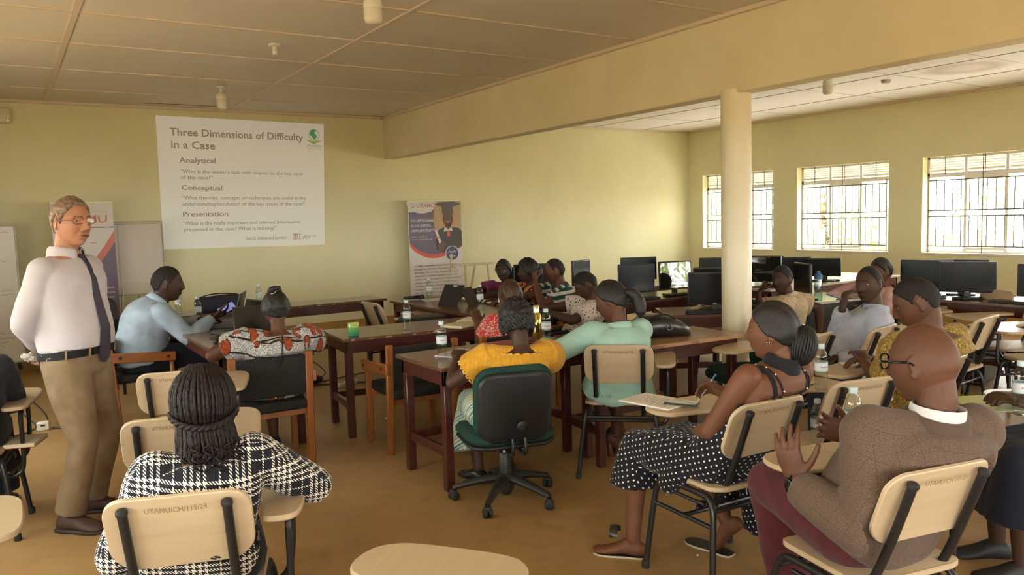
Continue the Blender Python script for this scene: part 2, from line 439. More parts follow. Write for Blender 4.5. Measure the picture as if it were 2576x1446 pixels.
# outside ----------------------------------------------------------
M_ground = mottled('dry_murram', (.36, .26, .165), (.45, .34, .23), .6, .9, .1)
struct('added_bounce_strip', span(MB(), XR+WT, XR+WT+4.5, -12, 24, -.36, -.30), mottled('bounce_strip_pale', (.70, .68, .64), (.78, .76, .72), 1.2, .85, .1))  # unseen pale strip, added to bounce daylight up to the bay ceiling
g = struct('ground', span(MB(), -40, 50, -40, 50, -.6, -.35), M_ground)
M_leaf = [mottled('leaf_%s' % n, c1, c2, 3, .45, .4) for n, c1, c2 in (('bright', (.30, .42, .10), (.55, .62, .22)), ('pale', (.46, .54, .26), (.66, .68, .42)), ('deep', (.16, .30, .04), (.36, .46, .08)))]
M_bark = mottled('bark', (.10, .07, .05), (.22, .17, .12), 8, .9, .1)
def tree(name, label, loc, blobs, nleaf, leaf, trunk, mi, seed, grp='trees outside the windows'):
    r = random.Random(seed); root = empty(name, loc, 0, label, 'tree', grp)
    t = MB(); t.tube(catmull(trunk, 4), [.11-.08*i/((len(trunk)-1)*4) for i in range((len(trunk)-1)*4+1)], 8); t.build('trunk', M_bark, root)
    vs = []; fs = []
    for c, s in blobs:
        for _ in range(nleaf):
            d = norm([r.gauss(0, 1) for _ in range(3)])*r.random()**.4; p = V(*c)+d*V(*s)
            q = norm([r.gauss(0, 1) for _ in range(3)]); x = norm(np.cross(q, [r.gauss(0, 1) for _ in range(3)])); y = np.cross(q, x)
            L, W_ = leaf*(.7+.6*r.random()), leaf*.42; k0 = len(vs)
            vs += [p-x*L, p-y*W_-x*L*.1, p+x*L, p+y*W_-x*L*.1]; fs.append([k0, k0+1, k0+2, k0+3])
    MB().add(vs, fs).build('crown', M_leaf[mi], root, False)
tree('tree', 'bright green leafy tree seen through the rightmost window in view', (15.5, 6.2, -.35), [((0, 0, 2.2), (1.5, 1.6, 1.0)), ((.4, -1.2, 3.0), (1.3, 1.3, .9)), ((0, 1.2, 1.4), (1.1, 1.2, .9))], 170, .13, [(0, 0, 0), (.05, .1, 1), (0, .2, 2.2), (.1, .1, 3)], 0, 1)
tree('tree', 'pale sunlit tree behind the grille of the middle window', (19.5, 12.5, -.35), [((0, 0, 2.6), (2, 2, 1.4)), ((0, 2, 3.4), (1.6, 1.6, 1))], 90, .16, [(0, 0, 0), (0, .1, 1), (0, .2, 2), (0, 0, 3)], 1, 2)
for i, (x, y) in enumerate(((16.5, 15.5), (15.2, 10.6), (15.6, 2.6))):
    tree('tree', ['pale leafy tree behind the window nearest the far corner', 'pale leafy tree behind the window right of the column', 'pale leafy tree beyond the right edge of the photo'][i], (x, y, -.35), [((0, 0, 2.3), (1.5, 2.2, 1.5)), ((.3, .6, 4.0), (1.4, 2.0, 1.2)), ((0, -.9, 1.2), (1.0, 1.4, .8))], 620, .17, [(0, 0, 0), (0, .1, 1), (0, .2, 2.2), (0, 0, 3)], 1, 5+i)
tree('tree', 'green tree behind the photographer, mirrored in the tilted monitor screen', (6.2, -6.2, -.35), [((0, 0, 2.0), (1.9, 1.0, 1.5)), ((-.3, .2, 3.4), (1.6, 1.0, 1.0)), ((.6, 0, 1.0), (1.6, .9, .8))], 520, .11, [(0, 0, 0), (.05, 0, 1), (0, .1, 2), (-.1, 0, 3)], 2, 31)
for i, (y, z) in enumerate(((7.6, 2.2), (4.4, 2.4), (1.2, 2.2))):
    tree('tree', ['green tree outside the wall opposite the grilled windows, far end of its row', 'leafy tree outside the wall opposite the grilled windows, tallest of its row', 'green tree outside the wall opposite the grilled windows, near the camera end'][i],
         (-4.4, y, -.35), [((0, 0, z), (1.0, 1.2, 1.5)), ((-.4, .1, z+1.2), (1, 1.0, 1))], 520, .12, [(0, 0, 0), (.05, 0, 1), (0, .1, 2), (-.1, 0, 3)], 2, 10+i)
# ================================================================== furniture
ZT = .75
# ---- tablet-arm chair (faces local +y)
TAB = [(.225, -.15), (.300, -.155), (.335, -.10), (.345, .05), (.350, .26), (.325, .37), (.25, .42), (.06, .43), (-.06, .42), (-.125, .37), (-.14, .28), (-.10, .21), (0, .185), (.10, .155), (.175, .095), (.205, .01), (.215, -.09)]
def curved(ring): r = ring.copy(); return r
def tc_meshes():
    me = {}
    def keep(key, mb, mat, ang=38):
        o = mb.build(key, mat, None, True, ang); me[key] = o.data; bpy.data.objects.remove(o)
    s = MB(); poly = rrect(.42, .40, .06, 6)
    def seatfn(r):
        r = r.copy(); r[:, 1] += .0; r[:, 2] += .018*(r[:, 0]/.21)**2-.012*np.exp(-((r[:, 1]+.05)/.12)**2)+.012*np.clip((-.12-r[:, 1])/.08, 0, 1); return r
    s.prism(poly, .436, .456, .004, 0, seatfn); keep('seat', s, M_ply)
    b = MB(); th = math.atan2(.115, .30)
    def backfn(r):
        x, z, y = r[:, 0], r[:, 1], r[:, 2]
        y2 = y-.028*(1-(x/.215)**2)*-1*-1
        c, s_ = math.cos(th), math.sin(th)
        yy = y2*c-z*s_; zz = y2*s_+z*c
        return np.column_stack([x, yy-.232, zz+.722])
    b.prism(rrect(.41, .26, .075, 8), -.008, .008, .003, 0, backfn); keep('backrest', b, M_ply)
    for sx, k in ((-1, 'l'), (1, 'r')):
        f = MB(); pts = [(sx*.255, .22, .012), (sx*.232, .205, .22), (sx*.215, .19, .36), (sx*.207, .165, .408), (sx*.203, .12, .424), (sx*.203, -.10, .424), (sx*.206, -.145, .408), (sx*.214, -.17, .36), (sx*.232, -.185, .22), (sx*.255, -.205, .012)]
        f.tube(catmull(pts, 4), .0135, 10)
        f.tube([(sx*.222, .195, .31), (sx*.222, -.178, .31)], .010, 8)
        f.tube([(sx*.2035, .12, .385), (sx*.2035, -.11, .385)], .008, 8)
        for y in (.22, -.205): f.lathe([(.015, 0), (.018, .003), (.017, .035), (.0135, .038)], (sx*.2558, y, 0), 10, 1)
        keep('side_frame_'+k, f, [M_black, M_rubber])
        p = MB(); q = [(sx*.141, -.105, .372), (sx*.141, -.125, .41), (sx*.141, -.172, .48), (sx*.141, -.234, .62), (sx*.141, -.303, .80)]
        p.tube(catmull(q, 4), .0145, 10); d = norm(V(*q[-1])-V(*q[-2])); e = V(*q[-1])
        p.tube([e-d*.004, e+d*.002, e+d*.008, e+d*.012], [.0165, .0175, .0165, .011], 12, 1); keep('back_post_'+k, p, [M_black, M_rubber])
    c = MB(); c.tube([(-.212, -.165, .372), (.212, -.165, .372)], .010, 8); c.tube([(-.222, .0, .31), (.222, .0, .31)], .010, 8); c.tube([(-.21, .175, .385), (.21, .175, .385)], .010, 8); keep('stretcher', c, M_black)
    t = MB(); pl = [tuple(p) for p in catmull([(*p, 0) for p in TAB], 4, True)]; t.prism([(p[0], p[1]) for p in pl], .672, .692, .005); keep('tablet_arm', t, M_plyY)
    u = MB(); u.tube(catmull([(.208, -.09, .31), (.26, -.085, .318), (.288, -.08, .36), (.293, -.08, .50), (.293, -.08, .62), (.293, -.055, .657), (.293, .0, .664), (.293, .10, .664), (.293, .135, .65), (.292, .15, .60), (.288, .16, .48), (.27, .165, .38), (.235, .17, .34), (.212, .17, .33)], 4), .0115, 8); keep('tablet_support', u, M_black)
    return me
TCM = tc_meshes()
def engrave(txt):
    mb = MB(); th = math.atan2(.115, .30); c, s_ = math.cos(th), math.sin(th)
    def fn(u, v):
        x = -u; y2 = -.0087-.028*(1-(x/.215)**2); z = v
        # seen from behind: mirrored so that it reads from the back
        return np.column_stack([x*-1*-1, y2*c-z*s_-.232, y2*s_+z*c+.722])
    def fn2(u, v): return fn(-u, v)
    put_text(mb, txt, 0, .083, .0255, fn2, .0, 'C', .17); return mb
M_engr = plain('worn_marking', (.20, .13, .07), .7)
def tablet_chair(x, y, yaw, label, code=None, group='tablet arm chairs'):
    r = empty('tablet_chair', (x, y, 0), yaw, label, 'chair', group)
    for k, m in TCM.items(): put({'side_frame_l': 'side_frame', 'side_frame_r': 'side_frame', 'back_post_l': 'back_post', 'back_post_r': 'back_post'}.get(k, k), m, r)
    if code:
        b = [c for c in r.children if c.name.startswith('backrest')][0]; engrave(code).build('stamped_code', M_engr, b, False)
    return r
CH = {}
for key, x, y, a, lab, code in (
    ('plaid', .465, 2.65, 20, 'wooden tablet chair stamped 115/24 under the woman in black and white plaid', 'UTAMU/CH/115/24'),
    ('second', .60, 3.66, 13, 'empty wooden tablet chair directly in front of the woman with long braids', 'UTAMU/CH/118/24'),
    ('third', .81, 4.72, 16, 'empty wooden tablet chair two rows in front of the woman with long braids', 'UTAMU/CH/107/24'),
    ('teal', 3.18, 3.70, 42, 'wooden tablet chair stamped 165/24 under the woman in the mint blazer', 'UTAMU/CH/165/24'),
    ('polka', 2.585, 2.335, 4, 'wooden tablet chair stamped 181/24 under the woman in the polka dot dress', 'UTAMU/CH/181/24'),
    ('tweed', 2.335, 1.484, 12, 'wooden tablet chair stamped 101/24 under the bald man in the brown jacket', 'UTAMU/CH/101/24'),
    ('seven', 3.258, 2.326, 12, 'empty tablet chair with a water bottle standing on its seat', 'UTAMU/CH/190/24'),
    ('eight', 4.09, 3.24, -12, 'empty tablet chair just right of the braided bun of the polka dot woman', 'UTAMU/CH/122/24'),
    ('nine', 4.67, 3.17, -9, 'tablet chair under the man in the pale blue shirt with hand on chin', None),
    ('ten', 3.92, 2.34, -8, 'tablet chair under the man in gold print who bows his head', None),
    ('eleven', 5.55, 2.96, -5, 'empty tablet chair standing alone to the right of the man in gold print', None),
    ('far', 3.18, 6.99, 86, 'empty tablet chair turned sideways beside the end of the long wall table', None),
    ('stack1', 7.05, 3.55, -62, 'empty tablet chair standing nearest to the three dark monitors', None),
    ('stack2', 6.72, 3.02, -60, 'empty tablet chair in the middle of the three by the dark monitors', None),
    ('stack3', 6.30, 2.62, -62, 'empty tablet chair of the three by the dark monitors, furthest from them', None),
    ('front', .60, 1.68, 52, 'tablet chair at the bottom edge of the photo showing only its writing board', None),
    ('left', -.255, 4.99, 10, 'tablet chair holding a red notebook on its seat, beside the khaki trousers', None),
    ('corner', -.43, 3.08, 90, 'tablet chair in the bottom left corner showing only its writing board', None),
    ('navy', 4.02, 1.42, -42, 'tablet chair under the person in navy at the right edge', None),
    ('desk', 7.33, 5.22, 178, 'tablet chair pushed in behind the tall blue capped bottle', None),
    ('bay', 5.98, 5.30, 175, 'tablet chair half hidden behind the big black monitor by the column', None)):
    CH[key] = tablet_chair(x, y, a, lab, code)

# ---- tables
def table(x0, x1, y0, y1, label, rz=0, top=M_mahot, h=ZT, group='dark wooden tables', chips=0, rails=True, cat='table'):
    cx, cy, w, d = (x0+x1)/2, (y0+y1)/2, x1-x0, y1-y0
    r = empty('wooden_table', (cx, cy, 0), rz, label, cat, group)
    t = MB(); t.box((0, 0, h-.0125), (w, d, .025), None, .003, 1)
    tp = t.build('tabletop', top, r)
    a = MB(); ov = .03
    for sy in (-1, 1): a.box((0, sy*(d/2-ov-.012), h-.07), (w-2*ov, .024, .09), None, .002)
    for sx in (-1, 1): a.box((sx*(w/2-ov-.012), 0, h-.07), (.024, d-2*ov, .09), None, .002)
    a.build('apron', M_maho, r)
    for sx in (-1, 1):
        for sy in (-1, 1): MB().box((sx*(w/2-ov-.028), sy*(d/2-ov-.028), (h-.025)/2), (.052, .052, h-.025), None, .004).build('leg', M_maho, r)
    if rails:
        for sx in (-1, 1): MB().box((sx*(w/2-ov-.028), 0, .23), (.03, d-.16, .055), None, .003).build('end_rail', M_maho, r)
        MB().box((0, d/2-ov-.05, .23), (w-.16, .03, .05), None, .003).build('foot_rail', M_maho, r)
    if chips:
        c = MB(); rr = random.Random(chips)
        for _ in range(8):
            u = rr.uniform(-w/2+.05, w/2-.1); L = rr.uniform(.01, .05)
            c.box((u, -d/2, h-.012), (L, .002, rr.uniform(.004, .012)))
        c.build('worn_edge', M_chip, tp)
    return r
table(2.06, 3.22, 3.955, 4.58, 'dark red wooden table in front of the woman in the yellow blouse', 0, chips=3)
table(2.06, 3.30, 5.37, 5.98, 'dark wooden table carrying the green mug', 6, chips=5)
wt = table(3.06, 4.285, 3.70, 4.22, 'worn wooden table with peeling edge beside the column, under the black handbag', 5, mottled('worn_tabletop', (.24, .13, .06), (.46, .31, .16), 3, .3, .5), chips=0)
c = MB()
for u, L, hh in ((.02, .38, .020), (.36, .44, .022), (-.12, .10, .012)): c.box((u+.0, -.2612, ZT-.014), (L, .003, hh), None, .001)
c.build('peeled_edge', M_chip, wt.children[0])
table(3.45, 4.05, 5.85, 7.75, 'long dark table carrying the microphone and the propped tablet')
table(1.10, 3.53, 8.0, 8.48, 'long narrow table against the wall under the projected slide', chips=9)
table(1.16, 1.80, 5.52, 7.55, 'dark table with the laptops in front of the man holding a phone')
table(4.95, 6.35, 5.70, 6.30, 'dark table under the monitor that mirrors green leaves', 0)
table(4.6, 6.9, 6.78, 7.33, 'long dark table at the back row of monitors along the wall', 0)
tb = table(-.50, .50, -.29, .29, 'dark table under the big black monitor next to the column', 0); tb.location = (5.16, 4.70, 0); tb.rotation_euler[2] = -R(33)
M_lightlam = mottled('pale_lamination', (.42, .36, .28), (.50, .44, .36), 2, .25, .5)
table(7.05, 7.7, 2.45, 4.3, 'dark desk along the windows under the three dark monitors', 0, mottled('glossy_desk', (.12, .07, .05), (.20, .14, .11), 2, .18, .5))
table(6.85, 9.3, 5.50, 6.75, 'wide pale desk below the middle window carrying three small monitors', 0, M_lightlam)
# black panelled computer desk
r = empty('computer_desk', (6.42, 4.72, 0), 8, 'black panelled computer desk in front of the speckled shirt man', 'desk')
MB().box((0, 0, .738), (1.05, .62, .024), None, .003).build('desktop', M_lightlam, r)
MB().box((0, -.27, .42), (1.0, .018, .60), None, .002).build('modesty_panel', M_plastic, r)
for s in (-1, 1): MB().box((s*.50, 0, .363), (.022, .56, .725), None, .002).build('side_panel', M_plastic, r)

# ---- wooden armchair
def wm():
    me = {}
    def keep(key, mb, mat): o = mb.build(key, mat); me[key] = o.data; bpy.data.objects.remove(o)
    for sx, k in ((-1, 'l'), (1, 'r')):
        p = MB(); p.bar((sx*.245, -.19, 0), (sx*.245, -.235, .765), .05, .030, (0, 1, 0), .006)
        for z in (.28, .66, .71): p.lathe([(.007, 0), (.007, .003)], (sx*(.245+.0148), -.19-.045*z/.765, z), 8, 1, rotm(0, 90*sx, 0))
        keep('rear_leg_'+k, p, [M_orange, M_rubber])
        q = MB(); q.bar((sx*.245, .21, 0), (sx*.245, .21, .60), .046, .030, (0, 1, 0), .006); keep('front_leg_'+k, q, M_orange)
        a = MB(); a.box((sx*.273, -.01, .585), (.026, .50, .075), rotm(-4, 0, 0), .006)
        for y in (-.17, .18): a.lathe([(.013, -.001), (.013, .003), (.009, .004)], (sx*.286, y, .585-.07*y), 12, 1, rotm(0, 90*sx, 0))
        keep('armrest_'+k, a, [wood('teak_arm', (.23, .075, .018), (.33, .115, .03), 'Y', 3, .33, 14), M_rubber])
    s = MB(); s.box((0, 0, .415), (.455, .47, .07), None, .022, 3); keep('seat', s, M_vinyl)
    b = MB()
    def fn(r): return np.column_stack([r[:, 0], r[:, 2]-.21-.035*(1-(r[:, 0]/.23)**2)-.06*(r[:, 1]-.6), r[:, 1]])
    b.prism(rrect(.455, .265, .03, 4, 0, .615), -.022, .022, .008, 0, fn); keep('backrest', b, M_vinyl)
    c = MB(); c.box((0, .19, .365), (.46, .022, .05), None, .003); keep('seat_rail_l', c, M_orange); c = MB(); c.box((0, -.19, .365), (.46, .022, .05), None, .003); keep('seat_rail_r', c, M_orange)
    return me
WCM = wm()
def armchair(x, y, yaw, label):
    r = empty('wooden_armchair', (x, y, 0), yaw, label, 'chair', 'wooden armchairs with black upholstery')
    for k, m in WCM.items(): put(k[:-2] if k[-2:] in ('_l', '_r') else k, m, r)
armchair(1.41, 5.28, 2, 'wooden armchair with black back under the woman in red leaf print')
armchair(2.40, 5.08, 3, 'empty wooden armchair tucked between the mug table and the yellow blouse table')
armchair(.87, 7.02, 88, 'wooden armchair under the man in the blue shirt who holds a phone')
armchair(3.06, 4.98, 0, 'wooden armchair under the woman in the red floral dress')
armchair(4.60, 6.22, -90, 'wooden armchair under the man in the striped polo shirt')
armchair(4.66, 6.80, -90, 'wooden armchair under the woman in orange and black stripes')
armchair(4.70, 7.38, -98, 'wooden armchair under the woman with glasses in magenta')
armchair(4.15, 5.42, -65, 'wooden armchair under the man in the white spotted shirt')

# ---- swivel chairs
def om():
    me = {}
    def keep(key, mb, mat, ang=50): o = mb.build(key, mat, None, True, ang); me[key] = o.data; bpy.data.objects.remove(o)
    b = MB()
    for i in range(5):
        a = R(18+72*i); c, s = math.cos(a), math.sin(a)
        b.tube([(c*.02, s*.02, .125), (c*.10, s*.10, .122), (c*.20, s*.20, .100), (c*.285, s*.285, .078), (c*.30, s*.30, .070)], [.034, .032, .026, .021, .018], 8, 0, .8)
    b.lathe([(.028, .03), (.045, .06), (.05, .10), (.045, .15), (.036, .155)], (0, 0, 0), 20); keep('star_base', b, plain('dusty_black_plastic', (.020, .018, .015), .5))
    for i in range(5):
        a = R(18+72*i); c, s = math.cos(a), math.sin(a); cs = MB(); rot = rotm(0, 0, math.degrees(a)+35)
        for o in (-1, 1): cs.lathe([(.012, -.011), (.024, -.010), (.027, -.006), (.027, .006), (.024, .010), (.012, .011)], np.array([c*.30, s*.30, .027])+rot @ V(0, .014*o, 0), 16, 0, rot @ rotm(90, 0, 0))
        cs.box((c*.30, s*.30, .045), (.03, .045, .035), rot, .008, 2); keep('caster_%d' % i, cs, M_rubber)
    g = MB(); g.lathe([(.036, .15), (.036, .27), (.032, .275)], (0, 0, 0), 20); keep('gas_shroud', g, M_plastic)
    g = MB(); g.lathe([(.014, .27), (.014, .33)], (0, 0, 0), 14); g.box((0, -.02, .342), (.14, .20, .03), None, .008); g.tube([(.05, -.1, .342), (.20, -.12, .335)], .007, 8); keep('gas_lift', g, M_chrome)
    DZ = -.045
    st = MB(); st.prism(rrect(.50, .47, .12, 8), .40+DZ, .425+DZ, .01, 0); keep('seat_shell', st, M_plastic)
    se = MB()
    def sf(r): q = r.copy(); q[:, 2] -= .03*np.clip((q[:, 1]-.14)/.1, 0, 1)**2; return q
    se.prism(rrect(.51, .485, .13, 8), .422+DZ, .482+DZ, .022, 0, sf); keep('seat', se, M_green)
    br = MB()
    for x in (-.035, .035): br.tube(catmull([(x, -.12, .385+DZ), (x, -.24, .375+DZ), (x, -.285, .40+DZ), (x, -.275, .47+DZ)], 4), .011, 8)
    keep('back_bracket', br, M_black)
    def bf(yo): return lambda r: np.column_stack([r[:, 0], r[:, 2]*1+yo+.05*(r[:, 0]/.22)**2-.10*(r[:, 1]-.62), r[:, 1]])
    bs = MB(); bs.prism(rrect(.415, .385, .085, 8, 0, .635+DZ), -.016, .016, .012, 0, bf(-.275))
    bs.lathe([(.028, 0), (.028, .008), (.020, .014), (.004, .012)], (.02, -.272, .535+DZ), 18, 0, rotm(96, 0, 0)); keep('back_shell', bs, M_plastic)
    bp = MB(); bp.prism(rrect(.445, .42, .10, 8, 0, .648+DZ), -.022, .022, .018, 0, bf(-.238)); keep('back_pad', bp, M_green)
    return me
OCM = om()
def swivel(x, y, yaw, label):
    r = empty('swivel_chair', (x, y, 0), yaw, label, 'chair', 'green swivel chairs')
    for k, m in OCM.items(): put('caster' if k.startswith('caster') else k, m, r)
    return r
swivel(2.315, 3.70, 16, 'green swivel chair with black back shell under the woman in yellow')
swivel(4.55, 3.88, -72, 'empty green swivel chair at the end of the worn table')
swivel(5.47, 6.50, -160, 'green swivel chair with only its round back top above the mint blazer woman')
swivel(5.72, 4.46, 122, 'green swivel chair under the man in the speckled cream shirt')
swivel(7.02, 4.72+.0, -60, 'green swivel chair of the person in pink behind the pale blue shirt man')
# black plastic chair behind the standing man
r = empty('plastic_chair', (.78, 8.1, 0), 160, 'black plastic chair with a hand slot, behind the standing man', 'chair')
b = MB()
def pf(rr): return np.column_stack([rr[:, 0], rr[:, 2]-.20-.18*(rr[:, 1]-.45)-.03*(1-(rr[:, 0]/.22)**2), rr[:, 1]])
b.prism(rrect(.44, .50, .09, 6, 0, .70), -.012, .012, .006, 0, pf); b.build('backrest', M_plastic, r)
b = MB(); b.prism(rrect(.12, .035, .017, 5, .06, .90), -.0125, .0125, 0, 0, pf); b.build('hand_slot', M_wall, r)
MB().prism(rrect(.44, .44, .08, 6), .42, .45, .008).build('seat', M_plastic, r)
for sx in (-1, 1):
    for sy in (-1, 1): MB().tube([(sx*.18, sy*.18, .43), (sx*.21, sy*.21, 0)], [.022, .016], 8).build('leg', M_plastic, r)
# ================================================================== screens, prints, small things
def flat(org, ux, uy, off=0.0):
    org, ux, uy = V(*org), V(*ux), V(*uy); n = norm(np.cross(ux, uy))
    def fn(u, v): u = np.asarray(u, float); v = np.asarray(v, float); return org+u[:, None]*ux+v[:, None]*uy+n*off
    return fn
def poly(mb, pts, fn, mi=0):
    P = np.array(pts, float); mb.add(fn(P[:, 0], P[:, 1]), [list(range(len(P)))], mi)
def arcpts(cx, cy, rx, ry, a0, a1, n=24): return [(cx+rx*math.cos(R(a0+(a1-a0)*i/n)), cy+ry*math.sin(R(a0+(a1-a0)*i/n))) for i in range(n+1)]
def ring(mb, cx, cy, r0, r1, fn, a0=0, a1=360, n=36, mi=0, sy=1):
    o = np.array(arcpts(cx, cy, r1, r1*sy, a0, a1, n)); i = np.array(arcpts(cx, cy, r0, r0*sy, a0, a1, n))
    mb.add(np.vstack([fn(o[:, 0], o[:, 1]), fn(i[:, 0], i[:, 1])]), [[k, k+1, n+2+k, n+1+k] for k in range(n)], mi)
def lit(name, c, e):
    t = NT(name).color(c).set(.6, .1); t.b.inputs['Emission Color'].default_value = (*c, 1); t.b.inputs['Emission Strength'].default_value = e
    return t.done()

# ---- the projected slide (keystoned quad on the wall), slide units 0..100 x 0..75
SE = .20
M_sl = lit('projected_white', (.62, .60, .53), SE); M_sl_t = lit('projected_brown', (.27, .215, .16), SE); M_sl_b = lit('projected_grey', (.24, .225, .18), SE)
M_sl_g = lit('projected_green', (.10, .32, .13), SE); M_sl_o = lit('projected_olive', (.30, .34, .06), SE); M_sl_p = lit('projected_pale', (.48, .47, .40), SE); M_sl_r = lit('projected_maroon', (.36, .10, .12), SE)
QB = [V(1.694, 0, 1.331), V(3.778, 0, 1.300), V(3.848, 0, 2.953), V(1.708, 0, 2.981)]
def sl(off):
    def fn(u, v):
        u = np.asarray(u, float)[:, None]/100; v = np.asarray(v, float)[:, None]/75
        p = QB[0]*(1-u)*(1-v)+QB[1]*u*(1-v)+QB[2]*u*v+QB[3]*(1-u)*v
        p = p+V(0, YF-.004-off, 0); return p
    return fn
root = empty('projected_slide', (2.75, YF-.004, 1.3), 0, 'bright projected slide about three dimensions of difficulty on the far wall', 'slide')
def sub(mb, name, mat, parent=root, rl=V(2.75, YF-.004, 1.3), label=None):
    mb.v = [v-rl for v in mb.v]; return mb.build(name, mat, parent, False, label=label)
m = MB(); g = np.linspace(0, 1, 2); m.add(sl(0)(np.array([0, 100, 100, 0]), np.array([0, 0, 75, 75])), [[0, 1, 2, 3]]); sub(m, 'picture_area', M_sl)
T = sl(.002)
m = MB(); put_text(m, 'Three Dimensions of Difficulty', 7.2, 64.3, 6, T, .018, width=79.2); put_text(m, 'in a Case', 7.2, 57.2, 6, T, .018, width=25); sub(m, 'title_lettering', M_sl_t)
m = MB()
for t_, x, y, w_ in (('Analytical', 11.6, 49.2, 20.5), ('Conceptual', 11.8, 33.6, 23.5), ('Presentation', 11.7, 18.4, 26.5)): put_text(m, t_, x, y, 4, T, .016, width=w_)
sub(m, 'heading_lettering', M_sl_t)
m = MB()
for t_, x, y, w_ in (('“What is the reader’s task with respect to the key issue', 11.6, 43.2, 74), ('of the case?”', 11.7, 39.8, 18.5), ('“What theories, concepts or techniques are useful in the', 11.8, 28.2, 75.5), ('understanding/resolution of the key issues of the case?”', 11.9, 24.6, 75.5), ('“What is the really important and relevant information', 11.8, 13.6, 71.5), ('presented in the case? What is missing?”', 11.9, 10, 56.5), ('Source:  Erskine and Leenders', 48.4, 4.1, 26)):
    put_text(m, t_, x, y, 3, T, .004, width=w_)
put_text(m, '20', 92.2, 5, 1.6, T)
sub(m, 'lettering', M_sl_b)
m = MB(); ring(m, 93.4, 68.2, 3.2, 3.5, T, 0, 360); poly(m, [(90.7, 69.5), (91.5, 71), (93, 71.6), (94.8, 71.3), (94.4, 70.2), (93.6, 69.5), (94.4, 68.6), (95.4, 67.6), (94.6, 66), (93.6, 65.1), (92.8, 66.2), (91.6, 67.4), (90.6, 68)], T); put_text(m, '39 COUNTRY', 93.6, 60.9, 1.6, T, .012, 'C', 9.6); sub(m, 'globe_logo', M_sl_g)
m = MB(); poly(m, [(88.4, 65.0), (91, 64.6), (93.4, 63.0), (95.8, 64.6), (98.4, 65.0), (96, 64.9), (93.4, 64.2), (90.8, 64.9)], T); poly(m, [(88.4, 64.8), (93.4, 62.5), (93.4, 63.1), (90.5, 64.5)], T); poly(m, [(98.4, 64.8), (93.4, 62.5), (93.4, 63.1), (96.3, 64.5)], T); sub(m, 'book_logo', M_sl_o)
m = MB(); put_text(m, 'INITIATIVE', 93.6, 59.2, 1.7, T, 0, 'C', 9.6); sub(m, 'pale_logo_text', M_sl_p)
m = MB(); ring(m, 80, 5.0, 1.25, 1.55, T, 180, 360); m2 = [(78.4, 6.8), (81.6, 6.8), (81.6, 7.2), (78.4, 7.2)]; poly(m, m2, T); poly(m, [(78.4, 5), (78.7, 5), (78.7, 7), (78.4, 7)], T); poly(m, [(81.3, 5), (81.6, 5), (81.6, 7), (81.3, 7)], T); poly(m, [(79, 5.2), (79.3, 5), (81, 6.3), (80.7, 6.5)], T); poly(m, [(81, 5.2), (80.7, 5), (79, 6.3), (79.3, 6.5)], T); ring(m, 80, 4.6, .2, .5, T); sub(m, 'crest_logo', M_sl_r)
m = MB(); put_text(m, 'I', 82.6, 3.9, 4.4, T, .01, width=.75)
for x in (82.0, 82.0): poly(m, [(82.1, 3.9), (83.9, 3.9), (83.9, 4.15), (82.1, 4.15)], T); poly(m, [(82.1, 6.85), (83.9, 6.85), (83.9, 7.1), (82.1, 7.1)], T)
put_text(m, 'VEY', 84.3, 3.9, 3, T, .006, width=6.2); sub(m, 'school_name', M_sl_b)

# ---- roll-up banners
M_bw = plain('banner_white', (.60, .56, .52), .45); M_bp = plain('banner_purple', (.10, .062, .105), .35); M_br = plain('banner_red', (.55, .075, .03), .4); M_bt = plain('banner_brown_text', (.20, .13, .10), .5); M_blt = plain('banner_pale_text', (.62, .56, .52), .5)
M_brt = plain('banner_rust_text', (.48, .15, .07), .5); M_sk = plain('print_skin', (.13, .06, .035), .45); M_su = plain('print_suit', (.045, .035, .035), .45); M_tn = plain('print_tan', (.42, .30, .16), .5); M_or = plain('print_amber', (.50, .27, .09), .5); M_cap = plain('print_cap', (.11, .085, .08), .45)
M_bl = plain('banner_badge_blue', (.035, .045, .12), .4); M_alu = plain('brushed_aluminium', (.62, .60, .54), .35, .5, .9)
def banner(name, x, y, w, h, yaw, label):
    r = empty(name, (x, y, 0), yaw, label, 'banner', 'roll up banners')
    b = MB(); b.box((0, .03, .035), (w+.04, .16, .07), None, .02, 2); b.build('cassette', M_alu, r)
    b = MB(); b.box((0, 0, h-.008), (w+.01, .02, .024), None, .004); b.build('top_rail', plain('cream_rail', (.72, .72, .50), .4), r)
    MB().tube([(0, .03, .05), (0, .02, h-.01)], .008, 8).build('support_pole', M_alu, r)
    s = MB(); s.box((0, 0, (h+.07)/2), (w, .004, h-.07)); sh = s.build('banner_sheet', M_bw, r)
    return r, sh
def onb(h, off=.0026): # banner print units: u -0.5..0.5 of width 1 in metres, v down from the top
    return lambda u, v: np.column_stack([np.asarray(u, float), np.full(len(np.atleast_1d(u)), -off), h-np.asarray(v, float)])
W_, H_ = .85, 1.885
br, bs = banner('banner', 5.375, 10.33, W_, H_, 4, 'pale roll up banner printed with a graduate in a cap and a round badge')
def layer(mb, name, mat): return mb.build(name, mat, bs, False)
f1, f2, f3, f4 = [onb(H_, o) for o in (.0032, .0040, .0048, .0056)]
m = MB(); poly(m, [(-.41, .17)]+[(-.41+.82*i/20, .66+.19*math.sin(math.pi*min(1, (i/20)**.8*.93))) for i in range(21)]+[(.424, .10), (.424, .02), (-.05, .02), (-.05, .17)], f1); layer(m, 'red_band', M_br)
m = MB(); poly(m, [(-.412, .17)]+[(-.412+.836*i/20, .60+.19*math.sin(math.pi*min(1, (i/20)**.8*.93))) for i in range(21)]+[(.424, .02), (-.05, .02), (-.05, .17)], f2); layer(m, 'purple_field', M_bp)
m = MB(); poly(m, [(.0, .02), (.424, .02), (.424, .56), (.02, .56), (-.03, .30)], f3); layer(m, 'photo_background', M_tn)
